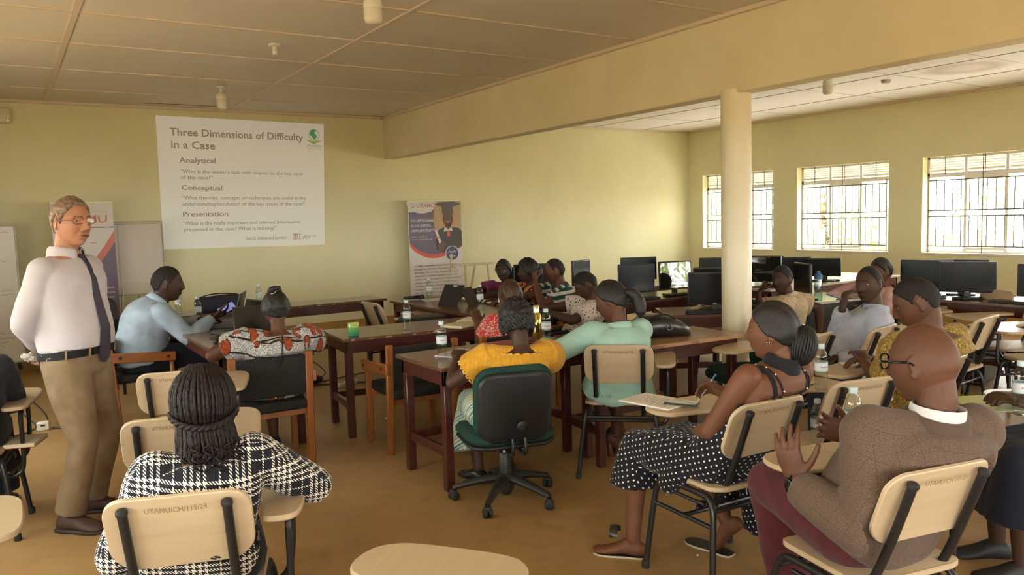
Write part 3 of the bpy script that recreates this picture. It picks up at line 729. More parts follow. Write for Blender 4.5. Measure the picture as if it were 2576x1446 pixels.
m = MB(); poly(m, [(.10, .10), (.16, .10), (.17, .52), (.11, .52)], f4); poly(m, [(.27, .14), (.32, .14), (.33, .5), (.28, .5)], f4); layer(m, 'photo_light_streak', M_or)
f5, f6 = onb(H_, .0064), onb(H_, .0072)
m = MB(); poly(m, [(.0, .72), (.0, .50), (.06, .43), (.15, .395), (.26, .395), (.38, .42), (.424, .47), (.424, .68), (.30, .76), (.12, .78)], f5); layer(m, 'portrait_suit', M_su)
m = MB(); poly(m, arcpts(.205, .27, .085, .125, 0, 360, 28), f6); poly(m, [(.16, .33), (.25, .33), (.26, .43), (.15, .43)], f6); poly(m, [(.03, .66), (.10, .60), (.16, .64), (.12, .74), (.05, .76)], f6); layer(m, 'portrait_face', M_sk)
f7 = onb(H_, .0080)
m = MB(); poly(m, [(.0, .055), (.10, .03), (.30, .025), (.424, .06), (.30, .10), (.10, .10)], f7); poly(m, [(.115, .09), (.29, .09), (.295, .20), (.11, .20)], f7); layer(m, 'graduate_cap', M_cap)
m = MB(); poly(m, [(.15, .39), (.205, .44), (.26, .39), (.275, .46), (.215, .45), (.205, .47), (.19, .45), (.13, .47)], f7); poly(m, [(-.015, .44), (.02, .44), (.09, .62), (.05, .64)], f7); poly(m, arcpts(.205, .315, .03, .012, 0, 180, 10), f7); layer(m, 'collar_and_scroll', M_blt)
m = MB(); poly(m, [(.19, .44), (.22, .44), (.235, .52), (.205, .55), (.18, .52)], f7); poly(m, [(.0, .545), (.06, .54), (.06, .56), (.0, .57)], f7); layer(m, 'red_tie', M_br)
m = MB(); poly(m, arcpts(-.20, .02, .24, .17, 0, 180, 24), f3); layer(m, 'logo_field', M_bw)
f8 = onb(H_, .0088)
m = MB(); put_text(m, 'UTAMU', -.29, -.105, .085, lambda u, v: f4(u, -v), .006, width=.285); ring(m, -.345, .075, .026, .030, f4); poly(m, [(-.385, .09), (-.345, .105), (-.305, .09), (-.345, .115)], f4); layer(m, 'logo_lettering', M_brt)
m = MB()
for i, t_ in enumerate(('EXCEPTIONAL', 'EDUCATION', 'OPPORTUNITY')): put_text(m, t_, -.385, -(.31+i*.075), .055, lambda u, v: f3(u, -v), .012, width=(.365, .31, .38)[i])
put_text(m, 'Learn more at', -.38, -.535, .03, lambda u, v: f3(u, -v), .002, width=.24); put_text(m, 'www.utamu.ac.ug', -.38, -.578, .03, lambda u, v: f3(u, -v), .004, width=.315); layer(m, 'white_lettering', M_blt)
m = MB(); poly(m, arcpts(.255, .79, .112, .112, 0, 360, 40), f7); layer(m, 'badge_ring', M_bw)
m = MB(); poly(m, arcpts(.255, .79, .10, .10, 0, 360, 40), f8); layer(m, 'badge', M_bl)
f9 = onb(H_, .0096)
m = MB(); put_text(m, 'Apply', .255, -.78, .05, lambda u, v: f9(u, -v), .008, 'C', .13); put_text(m, 'Now', .255, -.845, .05, lambda u, v: f9(u, -v), .008, 'C', .105); layer(m, 'badge_lettering', M_blt)
m = MB()
for i, (t_, wd) in enumerate((('UTAMU empowers tomorrow’s leaders', .66), ('through world-class education across', .655), ('Business, Technology, Engineering, and', .69), ('Education - students benefit from a rich,', .69), ('holistic academic experience that combines', .745), ('global perspectives, practical skills, and', .67), ('innovative training. Whether it’s through', .69), ('cutting-edge business education,', .56), ('technology-driven problem-solving, or', .64), ('career-focused teacher and executive', .64), ('training, UTAMU is shaping a skilled,', .60), ('forward-thinking workforce for the', .60), ('challenges of today and tomorrow.', .62))):
    put_text(m, t_, -.355, -(.965+i*.0495), .034, lambda u, v: f2(u, -v), .008 if i < 4 else .001, width=wd, slant=.2)
layer(m, 'brown_lettering', M_bt)
W2, H2 = .62, 1.915
br2, bs = banner('banner', .79, 10.05, W2, H2, -4, 'purple roll up banner behind the head of the standing man')
g1, g2, g3 = [onb(H2, o) for o in (.0030, .0038, .0046)]
m = MB(); poly(m, [(-.31, .84), (-.1, .78), (.08, .66), (.20, .50), (.31, .33), (.31, .46), (.2, .62), (.08, .76), (-.1, .87), (-.31, .93)], g1); layer(m, 'red_band', plain('banner_coral', (.50, .13, .09), .4))
m = MB(); poly(m, [(-.31, .93), (-.1, .87), (.08, .76), (.2, .62), (.31, .46), (.31, 1.78), (-.31, 1.78)], g2); poly(m, [(-.31, .275), (.31, .285), (.31, .297), (-.31, .287)], g2); layer(m, 'purple_field', M_bp)
m = MB(); put_text(m, 'UTAMU', -.275, -.235, .12, lambda u, v: g3(u, -v), .006, width=.52); poly(m, [(-.2, .11), (.25, .115), (.25, .118), (-.2, .113)], g3); put_text(m, 'mind', .06, -.47, .03, lambda u, v: g3(u, -v)); layer(m, 'logo_lettering', M_brt)
m = MB()
for i, t_ in enumerate(('Our mission is to provide education,', 'skills and practical knowledge critical to', 'national and global development.', '', 'A nurturing institution of', 'excellence in science,', 'and innovation.')):
    if t_: put_text(m, t_, .27, -(.99+i*.055), .036, lambda u, v: g3(u, -v), .002, 'R', width=.5 if i < 3 else .36)
layer(m, 'white_lettering', M_blt)

# ---- flip chart with paper, mobile whiteboard
r = empty('flip_chart', (1.37, 10.30, 0), -3, 'flip chart easel with blank paper between the purple banner and the slide', 'flip chart')
M_brd = plain('board_grey', (.50, .45, .36), .35)
MB().box((0, 0, 1.245), (.56, .02, .86), None, .004).build('board', M_brd, r)
MB().box((.015, -.013, 1.30), (.47, .006, .69), None, .001).build('paper_pad', plain('chart_paper', (.56, .50, .44), .7), r)
m = MB(); m.tube([(-.28, -.012, 1.665), (.28, -.012, 1.665)], .014, 10); m.build('clamp_bar', M_brd, r)
m = MB()
for x in (-.275, .275): m.box((x, -.004, 1.245), (.016, .034, .87), None, .003)
for z in (.815, 1.675): m.box((0, -.004, z), (.56, .034, .016), None, .003)
m.build('board_frame', plain('frame_grey', (.33, .29, .21), .4), r)
for p, q in (((-.2, .0, .9), (-.30, -.12, 0)), ((.2, .0, .9), (.30, -.12, 0)), ((0, .03, 1.5), (0, .24, 0))): MB().tube([p, q], .012, 8).build('leg', M_brd, r)
r = empty('whiteboard', (-.42, 10.2, 0), -1, 'large whiteboard covered in handwriting, beside the purple banner', 'whiteboard')
M_wb = plain('whiteboard_surface', (.60, .55, .46), .25)
MB().box((0, 0, .92), (1.1, .02, 1.49), None, .003).build('writing_surface', M_wb, r)
m = MB()
for x in (-.555, .555): m.box((x, 0, .92), (.02, .035, 1.52), None, .004)
for z in (.17, 1.67): m.box((0, 0, z), (1.12, .035, .02), None, .004)
m.build('board_frame', plain('frame_light', (.42, .38, .29), .4), r)
for x in (-.5, .5): MB().box((x, .03, .11), (.04, .45, .03), None, .006).build('foot', M_black, r); MB().box((x, .03, .14), (.03, .03, .06)).build('leg', M_black, r)
m = MB(); rr = random.Random(5)
for i, z in enumerate((1.60, 1.55, 1.42, 1.33, 1.29, 1.22, 1.10, .96, .92, .50, .44, .40, .36, .27)):
    x = rr.uniform(.15, .3); e = min(.53, x+rr.uniform(.10, .30)); pts = []
    while x < e:
        pts.append((x, -.0115, z+rr.uniform(-.012, .012))); x += rr.uniform(.006, .016)
    m.tube(catmull(pts, 3), .0016, 4)
m.build('handwriting', plain('marker_ink', (.16, .12, .12), .6), r)
o = MB().box((0, 0, 0), (.22, .10, .17), None, .012, 2).build('wall_speaker', plain('cream_plastic', (.60, .52, .36), .45), loc=(.08, 10.545, 2.90)); tag(o, 'small cream box with a green light high on the far wall', 'speaker')
MB().ell((.08, -.051, -.055), (.004, .003, .003), None, 8, 6).build('status_light', lit('green_light', (.3, 1, .6), 2), o)

# ---- ceiling lamps
M_lamp = plain('opal_bulb', (.66, .62, .50), .25); M_lampr = plain('bulb_ribbed_base', (.72, .68, .58), .4)
def bulb(x, y, h, s, label):
    r = empty('ceiling_lamp', (x, y, ZC), 0, label, 'lamp', 'ceiling lamps')
    MB().lathe([(.045, 0), (.045, -.012), (.030, -.02), (.014, -.024), (.014, -h)], (0, 0, 0), 18).build('holder', M_white, r)
    MB().lathe([(.016, -h), (.02, -h-.01), (.052*s, -h-.03), (.060*s, -h-.05), (.060*s, -h-.085)], (0, 0, 0), 24).build('bulb_base', M_lampr, r)
    MB().lathe([(.060*s, -h-.085), (.060*s, -h-.15), (.055*s, -h-.17), (.040*s, -h-.183), (.001, -h-.187)], (0, 0, 0), 24).build('bulb', M_lamp, r)
bulb(2.13, 4.85, .03, 1.0, 'nearest ceiling bulb, large and opal, at the top edge of the photo')
bulb(2.10, 8.87, .055, .95, 'ceiling bulb hanging above the projected slide')
bulb(8.0, 5.63, .02, .95, 'ceiling bulb in the window bay beyond the beam')
r = empty('lamp_socket', (2.026, 6.65, ZC), 0, 'bare ceiling lamp socket without a bulb', 'lamp')
MB().lathe([(.05, 0), (.05, -.012), (.03, -.02)], (0, 0, 0), 18).build('rose', M_white, r); MB().lathe([(.017, -.018), (.017, -.05), (.022, -.055), (.018, -.085)], (0, 0, 0), 16).build('socket', M_white, r)
r = empty('smoke_detector', (8.93, 5.5, ZC), 0, 'small round grey detector on the window bay ceiling', 'detector')
MB().lathe([(.055, 0), (.055, -.02), (.045, -.035), (.001, -.036)], (0, 0, 0), 20).build('housing', plain('grey_plastic', (.35, .31, .26), .5), r)

# ---- bottles
BPROF = [(.004, .003), (.026, 0), (.031, .006)]+[(.0315-.0022*(i % 2), .012+.009*i) for i in range(9)]+[(.0318, .095), (.0318, .145), (.030, .155), (.0315, .162), (.028, .18), (.020, .198), (.0145, .206), (.0135, .212), (.0135, .222)]
def bmeshes():
    me = {}
    def keep(k, mb, m): o = mb.build(k, m, None, True, 60); me[k] = o.data; bpy.data.objects.remove(o)
    keep('body', MB().lathe(BPROF, (0, 0, 0), 24), M_pet)
    m = MB(); m.lathe([(.0155, .212), (.0158, .214), (.0158, .230), (.0145, .233), (.001, .2335)], (0, 0, 0), 20); keep('cap', m, plain('pale_blue_cap', (.50, .62, .66), .4))
    L = MB(); L.lathe([(.0322, .096), (.0322, .144)], (0, 0, 0), 28); L.f = L.f[:-2]; L.m = L.m[:-2]; keep('label', L, plain('bottle_label', (.66, .66, .66), .5))
    L = MB()
    for z0, z1 in ((.096, .101), (.138, .144)): q = MB().lathe([(.0324, z0), (.0324, z1)], (0, 0, 0), 28); L.add(q.v[0], q.f[:-2])
    keep('label_stripe', L, plain('label_blue', (.30, .50, .56), .5))
    return me
BOT = bmeshes()
def cyl(rad, z, a0): return lambda u, v: np.column_stack([rad*np.sin(np.asarray(u)/rad+a0), -rad*np.cos(np.asarray(u)/rad+a0), z+np.asarray(v)])
m = MB(); put_text(m, 'Rwenzori', 0, 0, .012, cyl(.0326, .117, 0), .01, 'C', .042); bo = m.build('label_name', plain('label_navy', (.02, .03, .14), .5), None, False); BOT['label_name'] = bo.data; bpy.data.objects.remove(bo)
def bottle(x, y, z, yaw, label, tilt=None):
    r = empty('water_bottle', (x, y, z), yaw, label, 'bottle', 'small water bottles'); b = put('body', BOT['body'], r); put('cap', BOT['cap'], r); l = put('label', BOT['label'], r)
    put('label_stripe', BOT['label_stripe'], l); put('label_name', BOT['label_name'], l)
    return r
TT = .692
for x, y, z, a, lab in ((2.21, 4.22, ZT, 10, 'water bottle on the dark red table left of the woman in yellow'), (2.61, 5.55, ZT, 60, 'water bottle on the table to the right of the green mug'),
    (3.03, 4.27, ZT, 20, 'water bottle by the hand of the woman in the mint blazer'), (3.80, 7.50, ZT, 40, 'water bottle standing by the microphone, before the pale banner'),
    (3.72, 6.30, ZT, 30, 'water bottle on the long table just right of the propped tablet'), (2.22, 8.30, ZT, 0, 'water bottle alone on the wall table under the slide'),
    (1.42, 7.33, ZT, 80, 'water bottle between the phone man and the laptops, the nearer of his two'), (1.42, 8.25, ZT, 0, 'water bottle partly hidden behind the chin of the phone man'),
    (3.40, 2.42, TT, 20, 'water bottle on a tablet arm right of the polka dot woman'), (2.655, 1.75, TT, 110, 'water bottle half hidden behind the shoulder of the brown jacket'),
    (3.62, 1.60, TT, 20, 'water bottle at the right edge of the photo'), (3.245, 2.33, .452, 30, 'water bottle standing on a chair seat by the gesturing hands'),
    (3.72, 5.72+.2, ZT, 30, 'water bottle near the elbow of the striped polo shirt')):
    bottle(x, y, z, a, lab)
r = empty('drinking_bottle', (6.30, 4.52, ZT), 0, 'tall translucent bottle with a blue cap on the black desk', 'bottle')
MB().lathe([(.03, 0), (.036, .006), (.036, .20), (.033, .215), (.028, .225)], (0, 0, 0), 24).build('body', clear('tinted_bottle', (.62, .76, .76), .5), r)
MB().lathe([(.037, .200), (.037, .225), (.030, .245), (.018, .252), (.018, .272), (.014, .275)], (0, 0, 0), 20).build('cap', plain('blue_cap', (.02, .08, .22), .4), r)
r = empty('metal_flask', (3.09, 4.47, ZT), 0, 'slim gold flask with steel lid next to the yellow blouse', 'bottle')
MB().lathe([(.033, 0), (.035, .004), (.035, .165), (.028, .178), (.024, .182)], (0, 0, 0), 28).build('body', plain('gold_metal', (.62, .45, .12), .12, .5, 1), r)
MB().lathe([(.0235, .182), (.0235, .232), (.021, .236), (.001, .237)], (0, 0, 0), 24).build('lid', plain('champagne_steel', (.62, .54, .36), .2, .5, 1), r)
# ---- mug
def mugmat():
    t = NT('green_gradient_glaze'); co = t.coord(); s = t.n('SeparateXYZ'); t.t.links.new(co, s.inputs[0])
    c = t.ramp(t.math('MULTIPLY', s.outputs[2], 10.0), [(.05, (.03, .25, .20)), (.45, (.12, .40, .12)), (.8, (.34, .52, .10)), (1, (.42, .56, .16))]); t.color(c).set(.15, .5); return t.done()
r = empty('mug', (2.165, 5.545, ZT), 112, 'green glazed mug at the corner of the dark table', 'mug')
MB().lathe([(.032, 0), (.036, .003), (.041, .03), (.042, .06), (.041, .098), (.0395, .1), (.037, .097), (.0375, .05), (.033, .012), (.001, .010)], (0, 0, 0), 32).build('body', mugmat(), r)
MB().tube(catmull([(.038, 0, .078), (.060, 0, .082), (.070, 0, .055), (.060, 0, .025), (.037, 0, .018)], 5), .0055, 10, 0, 1.5).build('handle', mugmat(), r)

# ---- paper things
def book(name, x, y, z, w, d, h, yaw, label, cat, cover, page=M_paper, lines=False, group=None):
    r = empty(name, (x, y, z), yaw, label, cat, group)
    MB().box((0, 0, h/2), (w, d, h), None, .002).build('page_block', page, r)
    MB().box((-.001, 0, .0015), (w+.008, d+.008, .003), None, .001).build('cover', cover, r)
    if lines:
        m = MB()
        for i in range(12): m.box((rnd.uniform(-.01, .01), d/2-.02-i*(d-.04)/12, h+.0004), (w*rnd.uniform(.5, .85), .0012, .0006))
        m.build('writing', plain('blue_ink', (.10, .10, .22), .7), r)
    return r
book('notebook', 2.375, 4.29, ZT, .20, .28, .012, 62, 'open notebook with writing beside the yellow blouse', 'notebook', plain('mauve_cover', (.35, .22, .28), .6), plain('page_pinkish', (.62, .55, .55), .7), True)
book('notebook', 3.04, 5.45, ZT, .21, .29, .018, 65, 'cream closed notebook on the mug table', 'notebook', plain('cream_cover', (.62, .55, .36), .5), plain('page_cream', (.66, .60, .42), .7))
book('notebook', .035, 4.95, .459, .15, .21, .022, 20, 'notebook with red cover on the chair seat at the left edge', 'notebook', plain('red_cover', (.40, .05, .03), .5), plain('page_yellowish', (.70, .62, .44), .7))
book('paper_stack', 2.60, 2.76, TT, .21, .29, .006, -10, 'lined paper on the tablet arm in front of the polka dot woman', 'paper', M_paper, M_paper, True)
book('paper_pad', 4.36, 3.36, TT+.002, .22, .30, .02, -20, 'cream paper pad on the tablet arm beside the pale blue shirt', 'paper', plain('cream_cover', (.62, .55, .36), .5), plain('page_cream', (.66, .60, .42), .7))
book('yellow_pad', 3.40, 2.62, TT, .16, .22, .012, -10, 'yellow green pad in a black folder behind the bottle', 'notebook', M_plastic, plain('lime_page', (.55, .62, .22), .6))
book('paper_sheet', 3.86, 7.45, ZT, .30, .22, .002, 10, 'white sheet under the bottle near the microphone', 'paper', M_paper, M_paper)
book('lime_sheet', 3.70, 1.78, TT, .20, .29, .002, 30, 'lime green sheet on the tablet arm at the right edge', 'paper', plain('lime_page', (.55, .62, .22), .6), plain('lime_page', (.55, .62, .22), .6))
book('note_slip', 4.08, 2.70, TT, .10, .14, .004, 40, 'small note pad under the blue pen of the man in gold print', 'paper', M_paper, M_paper)
book('open_book', 3.24, 5.62, ZT, .19, .26, .02, 50, 'book with raised cover lying by the red floral dress', 'book', plain('cream_cover', (.62, .55, .36), .5), M_paper)
r = empty('phone', (2.64, 2.63, TT+.008), -28, 'black phone lying on the lined paper', 'phone'); MB().box((0, 0, .004), (.075, .155, .008), None, .003, 2).build('body', M_plastic, r); MB().box((0, 0, .0083), (.068, .145, .0008)).build('screen', M_mirror, r)
def pen(name, p, q, label, mat, tipm=None, cat='pen'):
    r = empty(name, p, 0, label, cat); p, q = V(*p), V(*q); d = norm(q-p); L = np.linalg.norm(q-p)
    MB().tube([d*0, d*.012, d*(L-.03)], [.001, .0042, .0042], 8).build('barrel', mat, r); MB().tube([d*(L-.03), d*L], [.0048, .0044], 8).build('end_cap', tipm or mat, r)
M_clearpen = plain('clear_pen', (.45, .45, .45), .2)
pen('marker', (2.72, 5.30, ZT+.008), (2.85, 5.345, ZT+.008), 'white marker beside the cream notebook', M_white, M_plastic, 'marker')
pen('marker', (2.90, 5.62, ZT+.008), (2.96, 5.50, ZT+.008), 'pink capped marker behind the cream notebook', plain('pink_marker', (.5, .12, .2), .4), M_plastic, 'marker')
pen('pen', (2.36, 4.25, ZT+.016), (2.48, 4.31, ZT+.018), 'grey pen lying on the notebook beside the yellow blouse', plain('grey_pen', (.2, .22, .3), .4))
pen('pen', (6.45, 4.44, ZT+.004), (6.62, 4.40, ZT+.006), 'black pen on the black desk right of the tall bottle', M_plastic)
# ---- handbag
r = empty('handbag', (3.78, 3.98, ZT), 24, 'shiny black leather handbag lying on the worn table', 'handbag')
M_leather = mottled('black_leather', (.008, .008, .008), (.022, .020, .018), 40, .28, .5, 3, .2)
m = MB()
for i, (x, hh, dd) in enumerate(((-.20, .06, .07), (-.17, .12, .11), (-.08, .165, .13), (.03, .155, .13), (.12, .12, .11), (.19, .075, .08), (.215, .04, .05))):
    pass
rings = []
for x, hh, dd in ((-.21, .06, .07), (-.19, .105, .11), (-.12, .150, .13), (-.03, .160, .135), (.06, .145, .13), (.14, .11, .11), (.20, .065, .075), (.215, .035, .05)):
    a = np.arange(20)*2*math.pi/20; sq = lambda t, e: np.sign(t)*np.abs(t)**e
    rings.append(np.column_stack([np.full(20, x), dd*sq(np.cos(a), .7), hh/2+hh/2*sq(np.sin(a), .6)]))
m = MB(); m.loft(rings); m.build('bag_body', M_leather, r, ang=70)
m = MB(); m.tube(catmull([(-.15, -.11, .10), (-.10, -.135, .15), (0, -.12, .165), (.08, -.11, .13)], 5), .007, 8); m.build('strap', M_leather, r)
m = MB(); m.tube([(.03+.018*math.cos(t), -.136, .075+.018*math.sin(t)) for t in np.linspace(0, 6.28, 18)], .0025, 6); m.build('buckle_ring', M_chrome, r)
# ---- laptops, phone-man gear
M_lap = plain('laptop_grey', (.045, .045, .048), .4); M_lid = plain('laptop_lid_dark', (.022, .019, .017), .35)
def laptop(x, y, yaw, label, open_=108, w=.36, d=.245, lidm=M_lid):
    r = empty('laptop', (x, y, ZT), yaw, label, 'laptop', 'laptops')
    MB().box((0, 0, .010), (w, d, .018), None, .004, 2).build('keyboard_base', M_lap, r)
    m = MB()
    for i in range(5):
        for j in range(12): m.box((-w*.42+j*w*.076, .075-i*.026, .0198), (w*.062, .020, .002))
    m.build('keys', M_plastic, r)
    a = R(open_-90); rot = rotm(-math.degrees(a), 0, 0); c = V(0, d/2, .018)
    MB().box(c+rot @ V(0, 0, d/2), (w, .008, d), rot, .003, 2).build('lid', lidm, r)
    MB().box(c+rot @ V(0, -.0045, d/2+.004), (w-.02, .001, d-.03), rot).build('screen', M_screen, r)
laptop(1.50, 6.35, 78, 'dark laptop facing the man in the blue shirt')
laptop(1.52, 6.95, 112, 'large black laptop behind the raised phone, nearest the wall', 104, .40, .27)
laptop(1.55, 5.82, 8, 'laptop in front of the woman in red leaf print, at her shoulder', 104, .34, .235)
r = empty('computer_mouse', (1.28, 5.98, ZT), 20, 'black mouse near the corner of the laptop table', 'mouse'); MB().ell((0, 0, .012), (.031, .055, .022), None, 16, 10).build('shell', M_plastic, r)
MB().tube(catmull([(0, .05, .008), (-.03, .12, .004), (-.08, .2, .004), (.02, .4, .004)], 6), .0022, 6).build('cable', M_rubber, r)
r = empty('messenger_bag', (1.80, 8.24, ZT), 4, 'dark navy laptop bag lying on the wall table behind the laptops', 'bag')
m = MB(); m.box((0, 0, .075), (.44, .24, .15), rotm(0, -4, 0), .05, 3); m.build('bag_body', plain('navy_canvas', (.010, .012, .022), .8), r); MB().tube(catmull([(-.22, .02, .12), (-.1, -.02, .165), (.08, -.02, .170), (.21, .02, .13)], 5), .012, 8, 0, .5).build('strap', plain('navy_canvas', (.010, .012, .022), .8), r)
MB().ell((.05, -.03, .158), (.035, .02, .006), None, 12, 8).build('stitched_badge', plain('badge_red', (.4, .12, .06), .6), r)
# ---- propped tablet, microphone, dark box on a red stool
r = empty('propped_tablet', (3.80, 6.80, ZT), 29, 'dark tablet in a folded stand case on the long table', 'tablet')
M_case = plain('tablet_case', (.018, .016, .015), .5)
MB().box((-.10, .0, .098), (.25, .008, .235), rotm(-34, 0, -38), .003).build('cover_flap', M_case, r)
MB().box((.085, -.03, .082), (.165, .010, .205), rotm(-34, 0, 46), .003).build('tablet_body', M_case, r)
MB().ell((.03, .02, .160), (.006, .006, .006), None, 8, 6).build('camera_dot', plain('lens_dot', (.5, .5, .6), .2), r); MB().box((-.055, .035, .185), (.05, .003, .014), rotm(-34, 0, -38)).build('sticker', M_paper, r)
r = empty('microphone', (3.66, 7.62, ZT+.026), 100, 'black handheld microphone lying by the paper sheet', 'microphone')
MB().tube([(0, -.10, 0), (0, .08, 0)], [.015, .018], 12).build('handle', M_plastic, r); MB().ell((0, .105, 0), (.026, .032, .026), None, 14, 10).build('grille_head', plain('mic_mesh', (.05, .05, .05), .4, .5, .6, bump=(600, .5)), r)
r = empty('stool', (3.2, 6.45, 0), 0, 'red stool under the low black box, behind the mug table', 'stool')
M_redp = plain('red_plastic', (.40, .02, .02), .4)
MB().box((0, 0, .575), (.36, .34, .03), None, .01, 2).build('seat', M_redp, r)
for sx in (-1, 1):
    for sy in (-1, 1): MB().tube([(sx*.14, sy*.13, .565), (sx*.16, sy*.15, 0)], .018, 8).build('leg', M_redp, r)
r = empty('equipment_case', (3.20, 6.45, .59), 6, 'low black case between the mug table and the long table', 'case')
MB().box((0, 0, .07), (.40, .30, .13), None, .025, 3).build('case_body', M_plastic, r); MB().tube(catmull([(-.07, -.15, .08), (-.06, -.17, .10), (.06, -.17, .10), (.07, -.15, .08)], 4), .006, 6).build('handle', M_rubber, r)
# ---- wooden easel against the far wall
r = empty('easel', (5.52, 9.6, 0), 0, 'pale wooden easel frame between the pale banner and the seated group', 'easel')
M_pine = plain('pale_pine', (.55, .44, .24), .5)
MB().box((0.05, 0, .955), (.66, .03, .03), None, .003).build('crossbar', M_pine, r); MB().box((-.30, 0, .99), (.022, .03, .26), rotm(0, 4, 0), .003).build('stop_block', M_pine, r)
for x0, x1 in ((-.07, -.10), (.29, .36)): MB().bar((x0, 0, .94), (x1, -.05, 0), .028, .022, (0, 1, 0), .003).build('leg', M_pine, r)
MB().bar((.10, .02, .96), (.07, .35, 0), .028, .022, (0, 1, 0), .003).build('leg', M_pine, r); MB().box((.12, -.01, .58), (.40, .02, .026), rotm(0, -3, 0), .003).build('shelf_bar', M_pine, r)

# ---- monitors, keyboards, towers
def monmesh(w, h, scr, pivot=False):
    me = {}
    def keep(k, mb, m): o = mb.build(k, m); me[k] = o.data; bpy.data.objects.remove(o)
    z = .058+h/2
    m = MB(); m.box((0, .012, z), (w, .03, h), None, .008, 2); m.box((0, .035, z-.02), (w*.5, .03, h*.5), None, .012, 2); keep('shell', m, M_monb)
    m = MB(); m.box((0, -.0035, z), (w-.022, .002, h-.024)); keep('screen', m, scr)
    m = MB(); m.box((0, .05, .09), (.06, .02, .17), rotm(-6, 0, 0), .004); keep('neck', m, M_monb)
    m = MB(); m.box((0, .02, .008), (.24, .18, .014), None, .006, 2); keep('base', m, M_monb)
    m = MB(); m.box((0, -.0045, z-h/2+.006), (.03, .001, .006)); keep('maker_badge', m, plain('silver_badge', (.45, .45, .45), .3))
    return me
MS, MW, MR, ML = monmesh(.37, .285, M_screen), monmesh(.45, .275, M_screen), monmesh(.36, .29, M_mirror), monmesh(.36, .215, M_screen)
mon_n = 0
def monitor(x, y, yaw, me, label, z=ZT, tilt=0):
    r = empty('monitor', (x, y, z), yaw, label, 'monitor', 'computer monitors')
    if tilt: r.rotation_euler[0] = R(tilt)
    for k_, m_ in me.items(): put(k_, m_, r)
for x, y, a, me, lab in ((5.08, 4.66, 42, MW, 'big black monitor closest to the column on its left side'), (5.42, 4.98, 40, MS, 'black monitor rising behind the big one by the column'), (5.36, 5.96, 36, MS, 'black monitor on the table just behind the ponytail and mint blazer'),
    (5.53, 7.06, -20, MS, 'black monitor standing alone against the far wall behind the white spotted shirt'), (6.36, 7.02, 22, MW, 'wide black monitor against the far wall, behind the one beside the mint blazer'),
    (6.30, 4.70, 121, MS, 'monitor seen edge-on between the speckled shirt man and the tall bottle'), (8.0, 5.66, 60, ML, 'single dark monitor below the middle window'),
    (7.32, 4.08, 70, MW, 'left monitor of the three dark ones below the rightmost window'), (7.52, 3.86, 68, MW, 'middle monitor of the three dark ones, standing furthest back'), (7.24, 3.66, 62, MW, 'right monitor of the three dark ones below the rightmost window'),
    (7.28, 3.02, 68, MW, 'dark monitor cut off by the right edge of the photo')): monitor(x, y, a, me, lab)
monitor(5.86, 5.90, 21.2, MR, 'tilted monitor mirroring green leaves and window bars', tilt=-5)
for x, y, a, me, lab in ((8.0, 6.45, 50, ML, 'dark monitor just right of the column above the speckled shirt man'), (8.04, 6.08, 36, ML, 'dark monitor with a bright top edge behind the speckled shirt man'), (6.62, 6.05, 30, MS, 'small slice of monitor just left of the column, the highest one'), (5.12, 7.12, 20, MW, 'black monitor behind the seated woman in orange stripes')):
    monitor(x if lab[:20] != 'black monitor behind' else 4.90, y, a, me, lab)
monitor(7.02, 5.72, 62, MR, 'shiny reflecting screen right of the column behind the raised hand', .75)
def keyboard(x, y, yaw, label, z=ZT):
    r = empty('keyboard', (x, y, z), yaw, label, 'keyboard', 'keyboards'); MB().box((0, 0, .010), (.42, .14, .018), None, .004).build('case', M_plastic, r)
    m = MB()
    for i in range(5):
        for j in range(16): m.box((-.19+j*.0255, .05-i*.025, .021), (.021, .020, .006))
    m.build('keys', plain('key_caps', (.03, .03, .03), .3), r)
keyboard(5.25, 5.80, 10, 'keyboard in front of the monitor beside the mint blazer'); keyboard(5.85, 5.80, 4, 'keyboard below the screen that mirrors leaves'); keyboard(4.98, 4.60, 36, 'keyboard in front of the big monitor by the column')
keyboard(7.16, 4.05, 82, 'keyboard below the left of the three dark monitors'); keyboard(7.16, 3.2, 80, 'keyboard below the monitor at the right edge'); keyboard(8.0, 5.72, 40, 'keyboard below the middle window')
r = empty('computer_mouse', (7.13, 3.62, ZT), 80, 'black mouse on the glossy desk below the three monitors', 'mouse'); MB().ell((0, 0, .014), (.034, .06, .022), None, 16, 10).build('shell', M_plastic, r)
def tower(x, y, yaw, label):
    r = empty('computer_tower', (x, y, 0), yaw, label, 'computer', 'computer towers'); MB().box((0, 0, .21), (.18, .40, .40), None, .006).build('case', plain('tower_black', (.018, .018, .02), .45), r); MB().box((0, -.203, .21), (.17, .01, .38), None, .003).build('front_panel', M_plastic, r); MB().box((0, -.209, .35), (.13, .004, .03), None, .001).build('drive_slot', M_lap, r)
tower(7.42, 3.98, 80, 'black computer tower under the three monitors, left one'); tower(7.42, 3.62, 80, 'black computer tower under the three monitors, next to the grey pipe'); tower(7.45, 3.15, 80, 'black computer tower under the desk, near the stacked tablet chairs')
